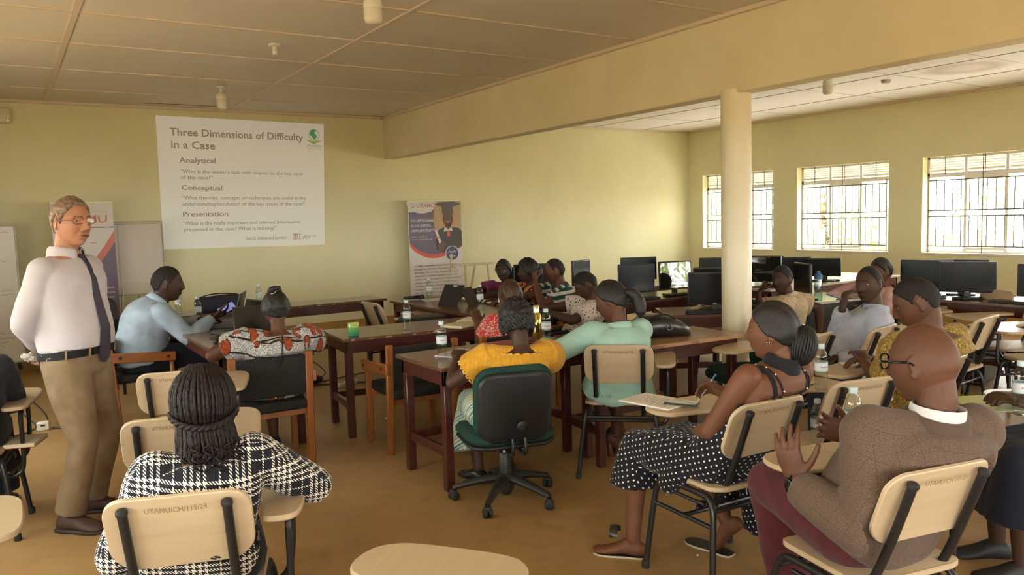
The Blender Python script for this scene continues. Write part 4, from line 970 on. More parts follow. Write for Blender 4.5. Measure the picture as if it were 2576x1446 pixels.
# ---- cables and power strips on the floor
def cable(pts, r_, label, mat=M_rubber, name='cable'): o = MB().tube(catmull(pts, 6), r_, 6).build(name, mat); tag(o, label, 'cable'); return o
cable([(2.05, 8.0, .004), (2.3, 7.6, .008), (2.55, 7.75, .03), (2.45, 7.95, .16), (2.25, 7.9, .22), (2.2, 7.65, .10), (2.5, 7.5, .01), (2.9, 7.3, .01), (3.2, 7.1, .006), (3.5, 7.0, .006)], .009, 'looped black cable on the floor beyond the red leaf print woman')
cable([(2.3, 7.5, .01), (2.42, 7.7, .12), (2.6, 7.9, .18), (2.7, 7.75, .06), (2.5, 7.6, .012), (2.9, 7.7, .008), (3.3, 7.8, .006)], .006, 'thin brown cable coil beside the looped black cable', plain('brown_cable', (.10, .055, .02), .6))
o = MB().ell((0, 0, .045), (.20, .13, .05), None, 16, 8).build('cable_pouch', plain('navy_canvas', (.010, .012, .022), .8), loc=(2.42, 7.60, 0)); tag(o, 'dark soft pouch on the floor under the looped cable', 'bag')
r = empty('power_strip', (2.76, 7.3, 0), 70, 'white power strip on the floor between the table legs', 'power strip'); MB().box((0, 0, .02), (.06, .26, .04), None, .006).build('strip_body', M_white, r); m = MB()
for i in range(3): m.box((0, -.07+.07*i, .041), (.03, .03, .002))
m.build('socket_holes', M_plastic, r)
r = empty('power_adapter', (.18, 7.3, 0), 10, 'white plug block on the floor beside the standing man', 'plug'); MB().box((0, 0, .035), (.09, .07, .07), None, .008).build('block', M_white, r); MB().box((0, -.036, .045), (.03, .003, .012)).build('socket_slot', M_plastic, r)
cable([(-.6, 7.4, .005), (-.2, 7.2, .005), (.12, 7.3, .02), (.05, 7.5, .12), (.10, 7.6, .2), (.2, 7.5, .1), (.22, 7.34, .03)], .006, 'black cable curling up beside the white plug block')
cable([(.24, 7.3, .006), (.7, 7.0, .006), (1.1, 6.2, .006), (1.0, 5.2, .006), (.75, 4.6, .006)], .006, 'orange brown cable running along the floor behind the standing man', plain('brown_cable', (.10, .055, .02), .6))
def litter(x, y, s, label, seed):
    r_ = random.Random(seed); m = MB(); m.ell((0, 0, s*.5), (s, s*.7, s*.5), None, 8, 6); m.v = [v+np.array([[r_.uniform(-.25, .25)*s for _ in range(3)] for _ in v]) for v in m.v]; m.v = [np.column_stack([v[:, :2], np.maximum(v[:, 2], 0)]) for v in m.v]
    o = m.build('paper_scrap', M_paper, None, False, loc=(x, y, 0)); tag(o, label, 'litter')
litter(2.52, 5.8, .022, 'crumpled white scrap on the floor under the mug table', 1); litter(3.98, 1.62, .02, 'clear crumpled scrap on the floor at the right edge', 2); litter(2.62, 2.52, .006, 'tiny white scrap near the sandal of the polka dot woman', 3)
# ================================================================== people
def dv(yaw): return V(math.sin(R(yaw)), math.cos(R(yaw)), 0)
def rv(yaw): return V(math.cos(R(yaw)), -math.sin(R(yaw)), 0)
Z = V(0, 0, 1)
def remesh(mb, voxel, smooth=4, fac=.5):
    me = bpy.data.meshes.new('tmp'); me.from_pydata(np.vstack(mb.v).tolist(), [], mb.f); me.update()
    o = bpy.data.objects.new('tmp', me); COL.objects.link(o)
    m = o.modifiers.new('r', 'REMESH'); m.mode = 'VOXEL'; m.voxel_size = voxel; m.use_smooth_shade = True
    if smooth: s = o.modifiers.new('s', 'SMOOTH'); s.factor = fac; s.iterations = smooth
    r = bpy.data.meshes.new_from_object(o.evaluated_get(bpy.context.evaluated_depsgraph_get()))
    bpy.data.objects.remove(o); bpy.data.meshes.remove(me); return r
def getco(me): a = np.zeros(len(me.vertices)*3, np.float32); me.vertices.foreach_get('co', a); return a.reshape(-1, 3).astype(float)
def setco(me, a): me.vertices.foreach_set('co', np.asarray(a, np.float32).ravel()); me.update()
def vnorm(me): a = np.zeros(len(me.vertices)*3, np.float32); me.vertex_normals.foreach_get('vector', a); return a.reshape(-1, 3).astype(float)
def folds(me, amp, freq, seed, stretch=(1, 1, 1), keep=None):
    co, n = getco(me), vnorm(me); r = np.random.RandomState(seed); d = np.zeros(len(co)); q = co*np.array(stretch)
    for k in range(7):
        f = freq*(.6+.35*k); v = r.normal(size=3); v /= np.linalg.norm(v)
        ph = r.rand()*6.28; w2 = r.normal(size=3); w2 /= np.linalg.norm(w2)
        d += np.sin(q @ v*f+ph+1.5*np.sin(q @ w2*f*.4+ph*2))/(1+.5*k)
    d = np.sign(d)*np.abs(d)**1.0
    setco(me, co+n*(amp*d/2.2)[:, None])
def boxuv(me, frame):
    """frame rows: right, forward, up; the pattern is laid on along the face that a patch of cloth shows most"""
    co = getco(me); nl = len(me.loops); li = np.zeros(nl, np.int32); me.loops.foreach_get('vertex_index', li)
    npoly = len(me.polygons); pn = np.zeros(npoly*3, np.float32); me.polygons.foreach_get('normal', pn); pn = pn.reshape(-1, 3) @ np.array(frame).T
    tot = np.zeros(npoly, np.int32); me.polygons.foreach_get('loop_total', tot); pl = np.repeat(np.arange(npoly), tot)
    c = (co @ np.array(frame).T)[li]; a = np.abs(pn)*np.array([1, 1.15, .9]); ax = a.argmax(1)[pl]
    uv = np.where((ax == 0)[:, None], c[:, [1, 2]], np.where((ax == 1)[:, None], c[:, [0, 2]], c[:, [0, 1]]))
    l = me.uv_layers.new(name='cloth'); l.data.foreach_set('uv', uv.astype(np.float32).ravel())
SEAT = dict(t=(.459, .19, -.19, .2, -.222, .722, math.atan2(.115, .30), .85, .026), w=(.452, .2, -.2, .22, -.176, .615, .06, .76, .033), s=(.439, .21, -.21, .24, -.212, .603, .10, .815, -.0))
def contact_pts(co, ch, mg):
    x, y, yaw, k = ch; zs, yf, yb, hx, py, pz, th, zt, sag = SEAT[k]; d = co-V(x, y, 0); lx, ly = d @ rv(yaw), d @ dv(yaw); z = co[:, 2]
    m = (np.abs(lx) < hx) & (ly > yb-.02) & (ly < yf) & (z < zs) & (z > zs-.13); z = np.where(m, zs+mg-.001, z)
    c, s = math.cos(th), math.sin(th); dist = (ly-py)*c+(z-pz)*s+sag*(1-np.clip(lx/.21, -1, 1)**2); m = (np.abs(lx) < .235) & (z > .5) & (z < zt+.01) & (dist < mg); f = np.clip((zt+.01-z)/.03, 0, 1)*m
    ly = ly+f*(mg-dist)/c
    return V(x, y, 0)+lx[:, None]*rv(yaw)+ly[:, None]*dv(yaw)+z[:, None]*Z
def contact(me, ch, mg=.003):
    if ch: setco(me, contact_pts(getco(me), ch, mg))
CHAIR = [None]
def fin(me, name, mat, parent, org):
    contact(me, CHAIR[0], {'body': .016, 'trousers': .007, 'skirt': .008, 'dress_skirt': .006}.get(name, .003))
    setco(me, getco(me)-org)
    me.name = name
    for m in (mat if isinstance(mat, (list, tuple)) else [mat]): me.materials.append(m)
    me.polygons.foreach_set('use_smooth', [True]*len(me.polygons))
    return put(name, me, parent)
def ik(a, w, l1, l2, pole):
    a, w = V(*a), V(*w); d = np.linalg.norm(w-a); D = norm(w-a); dd = min(d, (l1+l2)*.997); x = (l1*l1-l2*l2+dd*dd)/(2*dd); h = math.sqrt(max(l1*l1-x*x, 1e-6))
    p = V(*pole); p = norm(p-D*np.dot(p, D)); return a+D*x+p*h, a+D*dd
MALE = [(-.17, .09, .08), (-.09, .158, .118), (.05, .168, .122), (.20, .158, .116), (.38, .154, .114), (.55, .163, .120), (.70, .177, .124), (.81, .184, .116), (.89, .165, .098), (.955, .105, .078), (1.0, .064, .064)]
FEM = [(-.17, .10, .085), (-.09, .178, .122), (.05, .182, .124), (.22, .158, .112), (.36, .143, .106), (.54, .150, .112), (.68, .160, .116), (.80, .163, .106), (.89, .145, .090), (.955, .090, .068), (1.0, .054, .055)]
# ---- head -----------------------------------------------------------
def head_pts(d, feat=True, nose=1.0, jaw=1.0, fat=0.0):
    d = np.asarray(d, float); p = d*np.array([.0755, .098, .118]); z = p[:, 2].copy(); t = np.clip(-z/.118, 0, 1)
    p[:, 0] *= 1-.30*jaw*t**2.2+fat*.10*t*(1-t)*2
    p[:, 0] *= 1+.03*np.exp(-((z-.04)/.05)**2)
    back = p[:, 1] < 0
    p[:, 1] = np.where(back, p[:, 1]*(1-.42*t**1.3), p[:, 1]*(1-.03*t))
    p[:, 1] = np.where(back & (z > -.02), p[:, 1]*1.04, p[:, 1])
    jf = np.interp(t, [0, .5, .6, .75, .85, .95, 1], [1, 1.05, 1.10, 1.24, 1.42, 1.7, 1.7]); p[:, 1] = np.where(back, p[:, 1], p[:, 1]*jf)
    p[:, 2] = np.where(z < 0, p[:, 2]*1.02, p[:, 2])
    if not feat: return p
    u, w = p[:, 0], p[:, 2]; au = np.abs(u); f = np.clip(p[:, 1]/.05, 0, 1); G = lambda x, s: np.exp(-(x/s)**2)
    nr = np.interp(w, [-.046, -.037, -.030, -.02, .01, .026], [0, .6, 1, .85, .42, .0])
    y = (.0225+.008*max(0, 1.1-nose)/.15)*nr*G(u, .0115*nose+.003*(w < -.02)) + .011*G(au-.0145*nose, .008)*G(w+.032, .009)
    y -= .0095*G(au-.032, .016)*G(w-.012, .012)
    y += .0050*G(au-.028, .024)*G(w-.034, .008)
    y += .005*G(au-.046, .02)*G(w+.022, .02)
    y += (.0085+.003*(nose-1)*3)*G(u, .025)*(G(w+.0575, .0062)+1.05*G(w+.0705, .0072))-.0045*G(u, .024)*G(w+.0640, .0026)
    y += .008*G(u, .022)*G(w+.108, .015)-.004*G(u, .022)*G(w+.086, .008)
    y -= .0045*G(au-.029-.35*np.clip(-.045-w, -.02, .02), .0055)*G(w+.045, .020); y -= .0022*G(au-.034, .014)*G(w+.010, .0035)
    y += .0042*G(au-.032, .017)*(G(w-.0195, .0042)+.6*G(w-.0015, .0045))
    p[:, 1] += y*f
    return p
def sph_dirs(nu, nv):
    th = np.linspace(.001, math.pi-.001, nv+1); a = np.arange(nu)*2*math.pi/nu
    d = np.array([[math.sin(t)*math.cos(x), math.sin(t)*math.sin(x), -math.cos(t)] for t in th for x in a])
    f = [[i*nu+j, i*nu+(j+1) % nu, (i+1)*nu+(j+1) % nu, (i+1)*nu+j] for i in range(nv) for j in range(nu)]+[list(range(nu))[::-1], [nv*nu+j for j in range(nu)]]
    return d, f
def hair_shell(thick, line, nu=72, nv=54, rough=0, seed=1, ridges=0, top=0, grain=(1, 1, 1)):
    """closed cap over the scalp; line: hairline height by azimuth (0 = face, 180 = nape)"""
    d, f = sph_dirs(nu, nv); p = head_pts(d, False); az = np.degrees(np.arctan2(np.abs(d[:, 0]), d[:, 1]))
    zb = np.interp(az, [q[0] for q in line], [q[1] for q in line]); m = np.clip((p[:, 2]-zb)/.014+.5, 0, 1); m = m*m*(3-2*m)
    r = np.random.RandomState(seed); nz = np.zeros(len(p))
    if rough:
        for _ in range(8):
            v = r.normal(size=3)*r.uniform(60, 160)*np.array(grain); nz += np.sin(p @ v+r.rand()*6)
    if ridges: nz += 2.2*np.sin(np.arctan2(p[:, 0], p[:, 2]+.25)*ridges+8*p[:, 1]*0)
    th = thick*(1+top*np.clip(p[:, 2]/.118, 0, 1))+rough*nz/4+(.0016*nz if ridges else 0)
    q = p*(1+((th*m-.014*(1-m))/np.linalg.norm(p, axis=1))[:, None]); return q, f
LINE = [(0, .074), (35, .068), (58, .044), (72, .020), (79, -.010), (83, .022), (96, .040), (108, .004), (118, -.035), (135, -.052), (180, -.066)]
LINE_RECEDE = [(0, .080), (25, .088), (45, .070), (62, .044), (72, .022), (79, -.014), (83, .022), (96, .042), (108, .004), (118, -.038), (135, -.058), (180, -.074)]
LINE_F = [(0, .070), (40, .062), (60, .034), (76, .004), (88, -.012), (100, -.02), (125, -.05), (180, -.07)]
def hand(mb, W, hd, pn, side, s=1.0, curl=(20, 25, 15), spread=6, thumb=(35, .35), r=.0085, curls=None):
    """W wrist, hd along the fingers, pn out of the palm, side towards the thumb"""
    W, hd = V(*W), norm(hd); pn = norm(np.asarray(pn, float)-hd*np.dot(pn, hd)); side = norm(np.asarray(side, float)-hd*np.dot(side, hd)-pn*np.dot(side, pn))
    rings = []; a = np.arange(14)*2*math.pi/14
    for t, hw, th in ((-.02, .027, .020), (.0, .028, .019), (.025, .036, .018), (.06, .043, .0165), (.088, .042, .0145), (.100, .038, .011)):
        rings.append(W+hd*t*s+s*(hw*np.cos(a)[:, None]*side+th*np.sin(a)[:, None]*pn))
    mb.loft(rings)
    for i, (off, L) in enumerate(((.031, .073), (.0105, .081), (-.0105, .075), (-.0305, .059))):
        c = curls[i] if curls else curl; p = W+hd*.090*s+side*off*s; d = norm(hd+side*math.tan(R(spread))*(off/.031)); pts = [p-d*.02*s, p]; 
        for k_, fr in enumerate((.43, .31, .26)):
            ang = R(c[k_]); axis = np.cross(d, pn); d = norm(d*math.cos(ang)+pn*math.sin(ang)); pn_ = norm(pn-d*np.dot(pn, d)); p = p+d*L*fr*s; pts.append(p)
            pn_l = pn_
        pts2 = pts; rr = [r*s*1.15, r*s*1.1, r*s*1.02, r*s*.95, r*s*.82]; mb.tube(pts2, rr, 8, rounded=True)
    p = W+hd*.022*s+side*.028*s; d = norm(hd*math.cos(R(thumb[0]))+side*math.sin(R(thumb[0]))+pn*thumb[1]); pts = [p-d*.005, p+d*.042*s]; d2 = norm(d+hd*.35+pn*.12); pts.append(pts[-1]+d2*.033*s); d3 = norm(d2+hd*.25); pts.append(pts[-1]+d3*.026*s)
    mb.tube(pts, [.0135*s, .0115*s, .0100*s, .0085*s], 8, rounded=True)
def foot(mb, A, toe, s=1.0, bare=True, grow=0.0, lift=0.0):
    """A ankle joint; toe = horizontal toe direction; lift = heel raise in degrees"""
    f = norm(toe)*math.cos(R(lift))-Z*math.sin(R(lift)); u = Z*math.cos(R(lift))+norm(toe)*math.sin(R(lift)); sd = norm(np.cross(f, u)); a = np.arange(16)*2*math.pi/16; rings = []
    for t, hw, h0, h1 in ((-.062, .012, .015, .04), (-.055, .026, .003, .060), (-.03, .033, 0, .075), (.0, .034, .002, .085), (.04, .036, .006, .078), (.08, .042, .003, .055), (.12, .046, 0, .040), (.155, .043, 0, .030), (.178, .034, .002, .024), (.188, .018, .006, .018)):
        h0 -= grow*.6; h1 += grow; hw += grow
        rings.append(V(*A)+s*(f*t*(1+grow*2)+sd*0)-u*.082*s+s*(hw*np.cos(a)[:, None]*sd+((h0+h1)/2+(h1-h0)/2*np.sin(a))[:, None]*u))
    mb.loft(rings)
    if bare:
        for i, (o, L, r) in enumerate(((.028, .045, .012), (.010, .042, .0085), (-.004, .038, .008), (-.017, .032, .0075), (-.029, .026, .007))):
            b = V(*A)-u*.082*s+s*(f*.150+sd*o+u*.012); mb.tube([b, b+f*L*.6*s+u*.002, b+f*L*s-u*.003], [r*s, r*s, r*.85*s], 8, rounded=True)
class P: pass
def person(label, skin, hip, top, yaw_h, yaw_s, head=(0, 0, 0), S=1.0, b=1.0, sex='m', arms=None, legs=None, slouch=.04, voxel=.006, belly=0.0, nose=1.25, hs=1.0, fat=.3, bust=.0, tilt=0.0, neck=.92, chair=None, jaw=1.0, barefoot=False, leg=1.0):
    CHAIR[0] = chair
    J = P(); J.S, J.b, J.sex, J.hs = S, b, sex, hs; org = V(hip[0], hip[1], 0); J.org = org
    J.root = empty('person', tuple(org), 0, label, 'person')
    hf = dv(head[0])*math.cos(R(head[1]))-Z*math.sin(R(head[1])); hr = rv(head[0]); hu = np.cross(hr, hf)
    if head[2]: c, s = math.cos(R(head[2])), math.sin(R(head[2])); hr, hu = hr*c-hu*s, hu*c+hr*s
    J.hM = np.array([hr, hf, hu]).T*hs; J.hc = V(*top)-hu*.118*hs
    fs, fh = dv(yaw_s), dv(yaw_h); um = norm(hu*.5+Z*.7)
    N = J.hc-um*.165*neck*max(S, hs*.97)-fs*.032*S-hf*.010; H = V(*hip); J.H, J.N = H, N
    M = (H+N)/2-fs*slouch+fh*0
    curve = lambda t: H*(1-t)**2+2*M*t*(1-t)+N*t*t if t >= 0 else H+(M-H)*2*t
    def frame(t):
        T = norm(curve(t+.02)-curve(t-.02)); k = min(max(t, 0), 1); rt = norm(rv(yaw_h)*(1-k)+rv(yaw_s)*k); kk = .75*min(max((t-.35)/.5, 0), 1); T = norm(T*(1-kk)+norm(Z+fs*np.dot(T, fs)/max(T[2], .3))*kk); fw = norm(np.cross(T, rt)); rt = np.cross(fw, T); rt = norm(rt+Z*tilt*kk); return curve(t), rt, fw, T
    J.frame = frame; L = np.linalg.norm(N-H); J.sc = b*(S*.6+.4*L/.52)
    prof = MALE if sex == 'm' else FEM
    def pr(t):
        q = np.array(prof); hw = np.interp(t, q[:, 0], q[:, 1])*J.sc; hd = np.interp(t, q[:, 0], q[:, 2])*J.sc
        if t > .93: k = (t-.93)/.07; hw = hw*(1-k)+np.interp(t, q[:, 0], q[:, 1])*S*k; hd = hd*(1-k)+np.interp(t, q[:, 0], q[:, 2])*S*k
        return hw, hd, belly*math.exp(-((t-.28)/.22)**2)
    J.pr = pr
    def trings(ts, g=0, n=28, flare=None, front=None):
        out = []; a = np.arange(n)*2*math.pi/n; e = 2/2.4; sq = lambda x: np.sign(x)*np.abs(x)**e
        for t in ts:
            c, rt, fw, T = frame(t); hw, hd, bl = pr(t); gg = g+(flare(t) if flare else 0); yy = (hd+gg)*sq(np.sin(a)); yy = np.where(yy > 0, yy*(1+bl/hd), yy); out.append(c+(hw+gg)*sq(np.cos(a))[:, None]*rt+yy[:, None]*fw)
        return out
    J.trings = trings
    shw = (.178 if sex == 'm' else .158)*J.sc; cS, rS, fS, TS = frame(.865 if sex == 'm' else .885); J.cS = cS; J.sh = {'R': cS+rS*shw, 'L': cS-rS*shw}
    J.arm = {}; J.hand = {}
    for k, sg in (('R', 1), ('L', -1)):
        A = (arms or {}).get(k) or dict(w=J.sh[k]-Z*.5*S+fs*.05, pole=-fs)
        s0 = J.sh[k]+norm(V(*A['w'])-J.sh[k])*V(1, 1, .5)*.018; J.sh[k] = s0
        e, w_ = ik(s0, A['w'], .285*S, .262*S, A.get('pole', (rv(yaw_s)*sg*.6-Z)))
        J.arm[k] = (s0, e, w_); fd = norm(w_-e); hd = norm(A.get('hd', fd)); pn = A.get('pn', -Z); pn = norm(V(*pn)-hd*np.dot(pn, hd)); side = np.cross(pn, hd)*(-1 if k == 'R' else 1); J.hand[k] = (w_, hd, pn, side)
    J.leg = {}; J.toe = {}
    hip_off = .092*S*(1 if sex == 'm' else 1.05)
    for k, sg in (('R', 1), ('L', -1)):
        h0 = H+rv(yaw_h)*sg*hip_off-Z*.01; Lg = (legs or {}).get(k)
        if Lg is None: Lg = dict(a=h0+fh*.42*S-Z*(H[2]-.085)+rv(yaw_h)*sg*.02)
        kn, an = ik(h0, Lg['a'], .44*S*leg, .42*S*leg, Lg.get('pole', fh+Z*.9)); J.leg[k] = (h0, kn, an); J.toe[k] = (V(*Lg.get('toe', fh)), Lg.get('lift', 0))
    # ---- one continuous body
    m = MB(); m.loft(trings([-.16, -.09, 0, .1, .2, .3, .4, .5, .6, .7, .78, .84, .89, .93, .96, 1.0, 1.02]))
    nk = (.054 if sex == 'm' else .047)*max(S, hs); sk = J.hc-hu*.05*hs-hf*.028*hs
    m.tube([N-TS*.03, N*.5+sk*.5-hf*.006, sk, sk+hu*.03], [nk*1.08, nk*.98, nk*.98, nk*.9], 18, rounded=True)
    for k, sg in (('R', 1), ('L', -1)):
        s0, e, w_ = J.arm[k]; a1 = b**.5*S
        m.tube([cS*.45+N*.55-Z*.052, (N*.4+s0*.6)-Z*.040, s0-Z*.006], [.034*S, .040*S, .049*a1], 12, rounded=True)
        m.tube([s0, s0*.7+e*.3, s0*.35+e*.65, e], [.056*a1, .052*a1, .045*a1, .039*a1], 14, rounded=True)
        m.tube([e, e*.72+w_*.28, e*.35+w_*.65, w_], [.039*a1, .042*a1, .033*a1, .025*S], 14, rounded=True)
        W_, hd, pn, side = J.hand[k]; A = (arms or {}).get(k) or {}
        hand(m, W_+hd*.012*S, hd, pn, side, S*1.0, A.get('curl', (22, 28, 16)), A.get('spread', 5), A.get('thumb', (38, .3)), .0088 if voxel < .0055 else .0095, A.get('curls'))
        h0, kn, an = J.leg[k]; c1 = b**.6*S
        m.tube([h0, h0*.6+kn*.4, h0*.2+kn*.8, kn], [.088*c1, .080*c1, .062*c1, .054*c1], 16, rounded=True)
        m.tube([kn, kn*.72+an*.28, kn*.35+an*.65, an], [.052*c1, .054*c1, .040*c1, .034*S], 14, rounded=True)
        foot(m, an, J.toe[k][0], S, barefoot, 0, J.toe[k][1])
    if bust:
        c, rt, fw, T = frame(.62)
        for sg in (-1, 1): m.ell(c+rt*sg*.07*J.sc+fw*(.095+bust*.3)*J.sc, (.065, .06, .065), None, 14, 10)
    d, f = sph_dirs(84, 64); hp = head_pts(d, True, nose, jaw, fat) @ J.hM.T+J.hc; m.add(hp, f)
    for sg in (-1, 1):   # ears
        er = MB(); er.tube([(0, .012, .020), (0, -.004, .031), (0, -.018, .020), (0, -.016, -.002), (0, -.006, -.022), (0, .006, -.030), (0, .010, -.020)], [.005, .0058, .006, .0055, .0055, .0062, .005], 8, rounded=True); er.ell((0, -.003, 0), (.004, .016, .026), None, 10, 8)
        v = (np.vstack(er.v)*.97) @ rotm(0, 0, sg*-30).T @ rotm(-8, 0, 0).T+V(sg*.0775, -.008, -.004); m.add(v @ J.hM.T+J.hc, er.f)
    me = remesh(m, voxel, 3 if voxel > .0035 else 2, .5); fin(me, 'body', skin, J.root, org); J.voxel = voxel
    return J
def part(J, mb, name, mat, parent=None, ang=60, smooth=True):
    mb.v = [v-J.org for v in mb.v]; return mb.build(name, mat, parent or J.root, smooth, ang)
def hpart(J, mb, name, mat, ang=60, parent=None):
    mb.v = [v @ J.hM.T+J.hc for v in mb.v]; return part(J, mb, name, mat, parent, ang)
def cloth(J, mb, name, mat, voxel=None, smooth=13, amp=.004, freq=26, seed=1, frame=None, stretch=(1, 1, 1)):
    me = remesh(mb, voxel or max(J.voxel*1.25, .007), smooth)
    if amp: folds(me, amp, freq, seed, stretch)
    c, rt, fw, T = J.frame(.6); boxuv(me, frame or [rt, fw, T]); return fin(me, name, mat, J.root, J.org)
def tube_s(m, pts, rr, n=18, rounded=False): m.tube(pts, rr, n, rounded=rounded)
def shirt(J, name, mat, sleeve='long', g=.012, hem=-.10, neck=.955, loose=.008, shoulder=1.0, puff=0, flare=0, **kw):
    m = MB(); ts = [hem, hem*.4, .08, .2, .32, .44, .55, .66, .74, .8, .85, .89, .925, neck]
    m.loft(J.trings(ts, g, 28, lambda t: loose*(1 if t < .75 else max(0, 1-(t-.75)/.15))+flare*max(0, (.10-t)/.2)))
    for k in 'RL':
        s0, e, w_ = J.arm[k]; a = J.b**.5*J.S; gg = g+.003
        m.tube([J.cS*.45+J.N*.55-Z*.030, (J.N*.4+s0*.6)-Z*.020, s0-Z*.004], [.040*J.S+g*.8, .045*J.S+g+.003, (.052*a+g+.003)*shoulder], 14, rounded=True)
        if sleeve == 'long':
            m.tube([s0, s0*.7+e*.3, s0*.3+e*.7, e], [(.057*a+g*.8)*shoulder, .055*a+gg*.9, .048*a+gg, .043*a+gg], 18, rounded=True)
            m.tube([e, e*.7+w_*.3, e*.25+w_*.75, e*.04+w_*.96], [.043*a+gg, .043*a+gg, .035*a+gg*.9, .029*J.S+gg*.8], 18)
        else:
            q = s0*(1-sleeve)+e*sleeve; m.tube([s0, s0*.6+q*.4, q*.9+s0*.1, q], [(.063*a+gg)*shoulder+puff*.5, .062*a+gg+puff, .058*a+gg+loose+puff*.6, .056*a+gg+loose], 18)
    return cloth(J, m, name, mat, **kw)
def trousers(J, name, mat, g=.012, to=.97, cuff=.02, **kw):
    m = MB(); m.loft(J.trings([-.16, -.1, 0, .08, .14], g))
    for k in 'RL':
        h0, kn, an = J.leg[k]; c = J.b**.6*J.S
        m.tube([h0, h0*.6+kn*.4, h0*.2+kn*.8, kn], [.096*c+g, .088*c+g, .070*c+g, .062*c+g], 20, rounded=True)
        q = kn*(1-to)+an*to; m.tube([kn, kn*.7+q*.3, kn*.3+q*.7, q], [.061*c+g, .062*c+g, .054*c+g+cuff*.5, .046*J.S+g+cuff], 20)
    return cloth(J, m, name, mat, **kw)
def skirt(J, name, mat, g=.014, down=.5, flare=.05, hang=None, **kw):
    """a seated skirt: over the hips, along both thighs, falling from the knees by `down` of the shin"""
    m = MB(); m.loft(J.trings([-.16, -.1, 0, .1, .2], g)); c = J.b**.6*J.S; (hR, kR, aR), (hL, kL, aL) = J.leg['R'], J.leg['L']
    for t in (0, .25, .5, .75, 1.0):
        h, k_, a_ = hL*(1-t)+hR*t, kL*(1-t)+kR*t, aL*(1-t)+aR*t; q = k_*(1-down)+a_*down
        m.tube([h, h*.5+k_*.5, k_], [.096*c+g, .084*c+g, .066*c+g], 16, rounded=True)
        if down > .02: m.tube([k_, k_*.5+q*.5, q], [.064*c+g, .066*c+g+flare*.5, .062*c+g+flare], 16)
    for pts, rr in (hang or []): m.tube(pts, rr, 16, rounded=True)
    return cloth(J, m, name, mat, **kw)
def shoes(J, mat, heel=0, name='shoe'):
    for k in 'RL':
        m = MB(); foot(m, J.leg[k][2]-Z*.0, J.toe[k][0], J.S, False, .008, J.toe[k][1]); part(J, m, name, mat)
def collar(J, mat, r=.066, h=.040, name='collar', lean=.012, drop=.0, open_=True):
    c, rt, fw, T = J.frame(.985); a = np.linspace(R(-250), R(70), 33) if open_ else np.linspace(R(-270), R(90), 33); s = max(J.S, J.hs)*(.92 if J.sex == 'f' else 1)
    rings = []
    for rr, zz in ((r+.006, -.022), (r-.002, h*.55), (r+.002, h*.62), (r+.012, h*.45), (r+.022, -.018-drop)):
        rings.append(c+s*(rr*np.cos(a)[:, None]*rt+(rr*1.02*np.sin(a))[:, None]*fw+(zz+.010*(np.sin(a) < -.0)*0-.014*np.clip(np.sin(a), 0, 1))[:, None]*T))
    m = MB(); m.loft(rings, caps=False, closed_u=False); o = part(J, m, name, mat); sm = o.modifiers.new('thickness', 'SOLIDIFY'); sm.thickness = .003; return o
def eyes(J, iris=(.02, .012, .008), r=.0118, y=.0712, sclera=(.14, .12, .105)):
    M1, M2 = plain('eye_white', sclera, .2), plain('iris_%d' % int(iris[0]*1000), iris, .15)
    for sg in (-1, 1):
        m = MB(); m.ell((sg*.032, y, .0105), (r, r, r*.50), None, 14, 10, 0); m.ell((sg*.032+.0012, y+.0080, .0107), (.0056, .0045, .0052), None, 10, 8, 1); hpart(J, m, 'eye', [M1, M2])
def brows(J, mat):
    for sg in (-1, 1):
        m = MB(); m.tube(catmull([(sg*.014, .0975, .030), (sg*.028, .0945, .0345), (sg*.046, .0830, .0315)], 4), .0032, 6, 0, .7, True); hpart(J, m, 'eyebrow', mat)
def hair(J, mat, thick=.008, line=LINE, **kw):
    q, f = hair_shell(thick, line, **kw); m = MB(); m.add(q, f); return hpart(J, m, 'hair', mat, 180)
def spectacles(J, mat, w=.027, h=.018, y=.104, rim=.0018, half=False, lensm=None):
    m = MB()
    for sg in (-1, 1):
        pts = [(sg*.034+w*math.copysign(abs(math.cos(t))**.75, math.cos(t)), y-.010*abs(sg*.034+w*math.cos(t)-0)/.06*.8, .010+h*math.copysign(abs(math.sin(t))**.8, math.sin(t))) for t in np.linspace(0, 2*math.pi, 33)]
        if half: pts = [p for p in pts if p[2] > .008]; pts.sort(key=lambda p: p[0])
        m.tube(pts, rim, 6)
        m.tube([(sg*.061, y-.010, .014), (sg*.072, y-.022, .014), (sg*.0795, .04, .012), (sg*.0815, .0, .012), (sg*.080, -.012, .002)], [rim*1.4, rim*1.5, rim*1.3, rim*1.3, rim], 6)
    m.tube([(-.009, y-.001, .013), (0, y+.002, .016), (.009, y-.001, .013)], rim, 6); o = hpart(J, m, 'glasses', mat)
    m = MB()
    for sg in (-1, 1):
        pp = [(sg*.034+w*math.copysign(abs(math.cos(t))**.75, math.cos(t)), y-.010*abs(sg*.034+w*math.cos(t))/.06*.8, .010+h*math.copysign(abs(math.sin(t))**.8, math.sin(t))) for t in np.linspace(0, 2*math.pi, 24, endpoint=False)]; m.add(pp, [list(range(24))])
    hpart(J, m, 'lens', M_pane, 60, o)
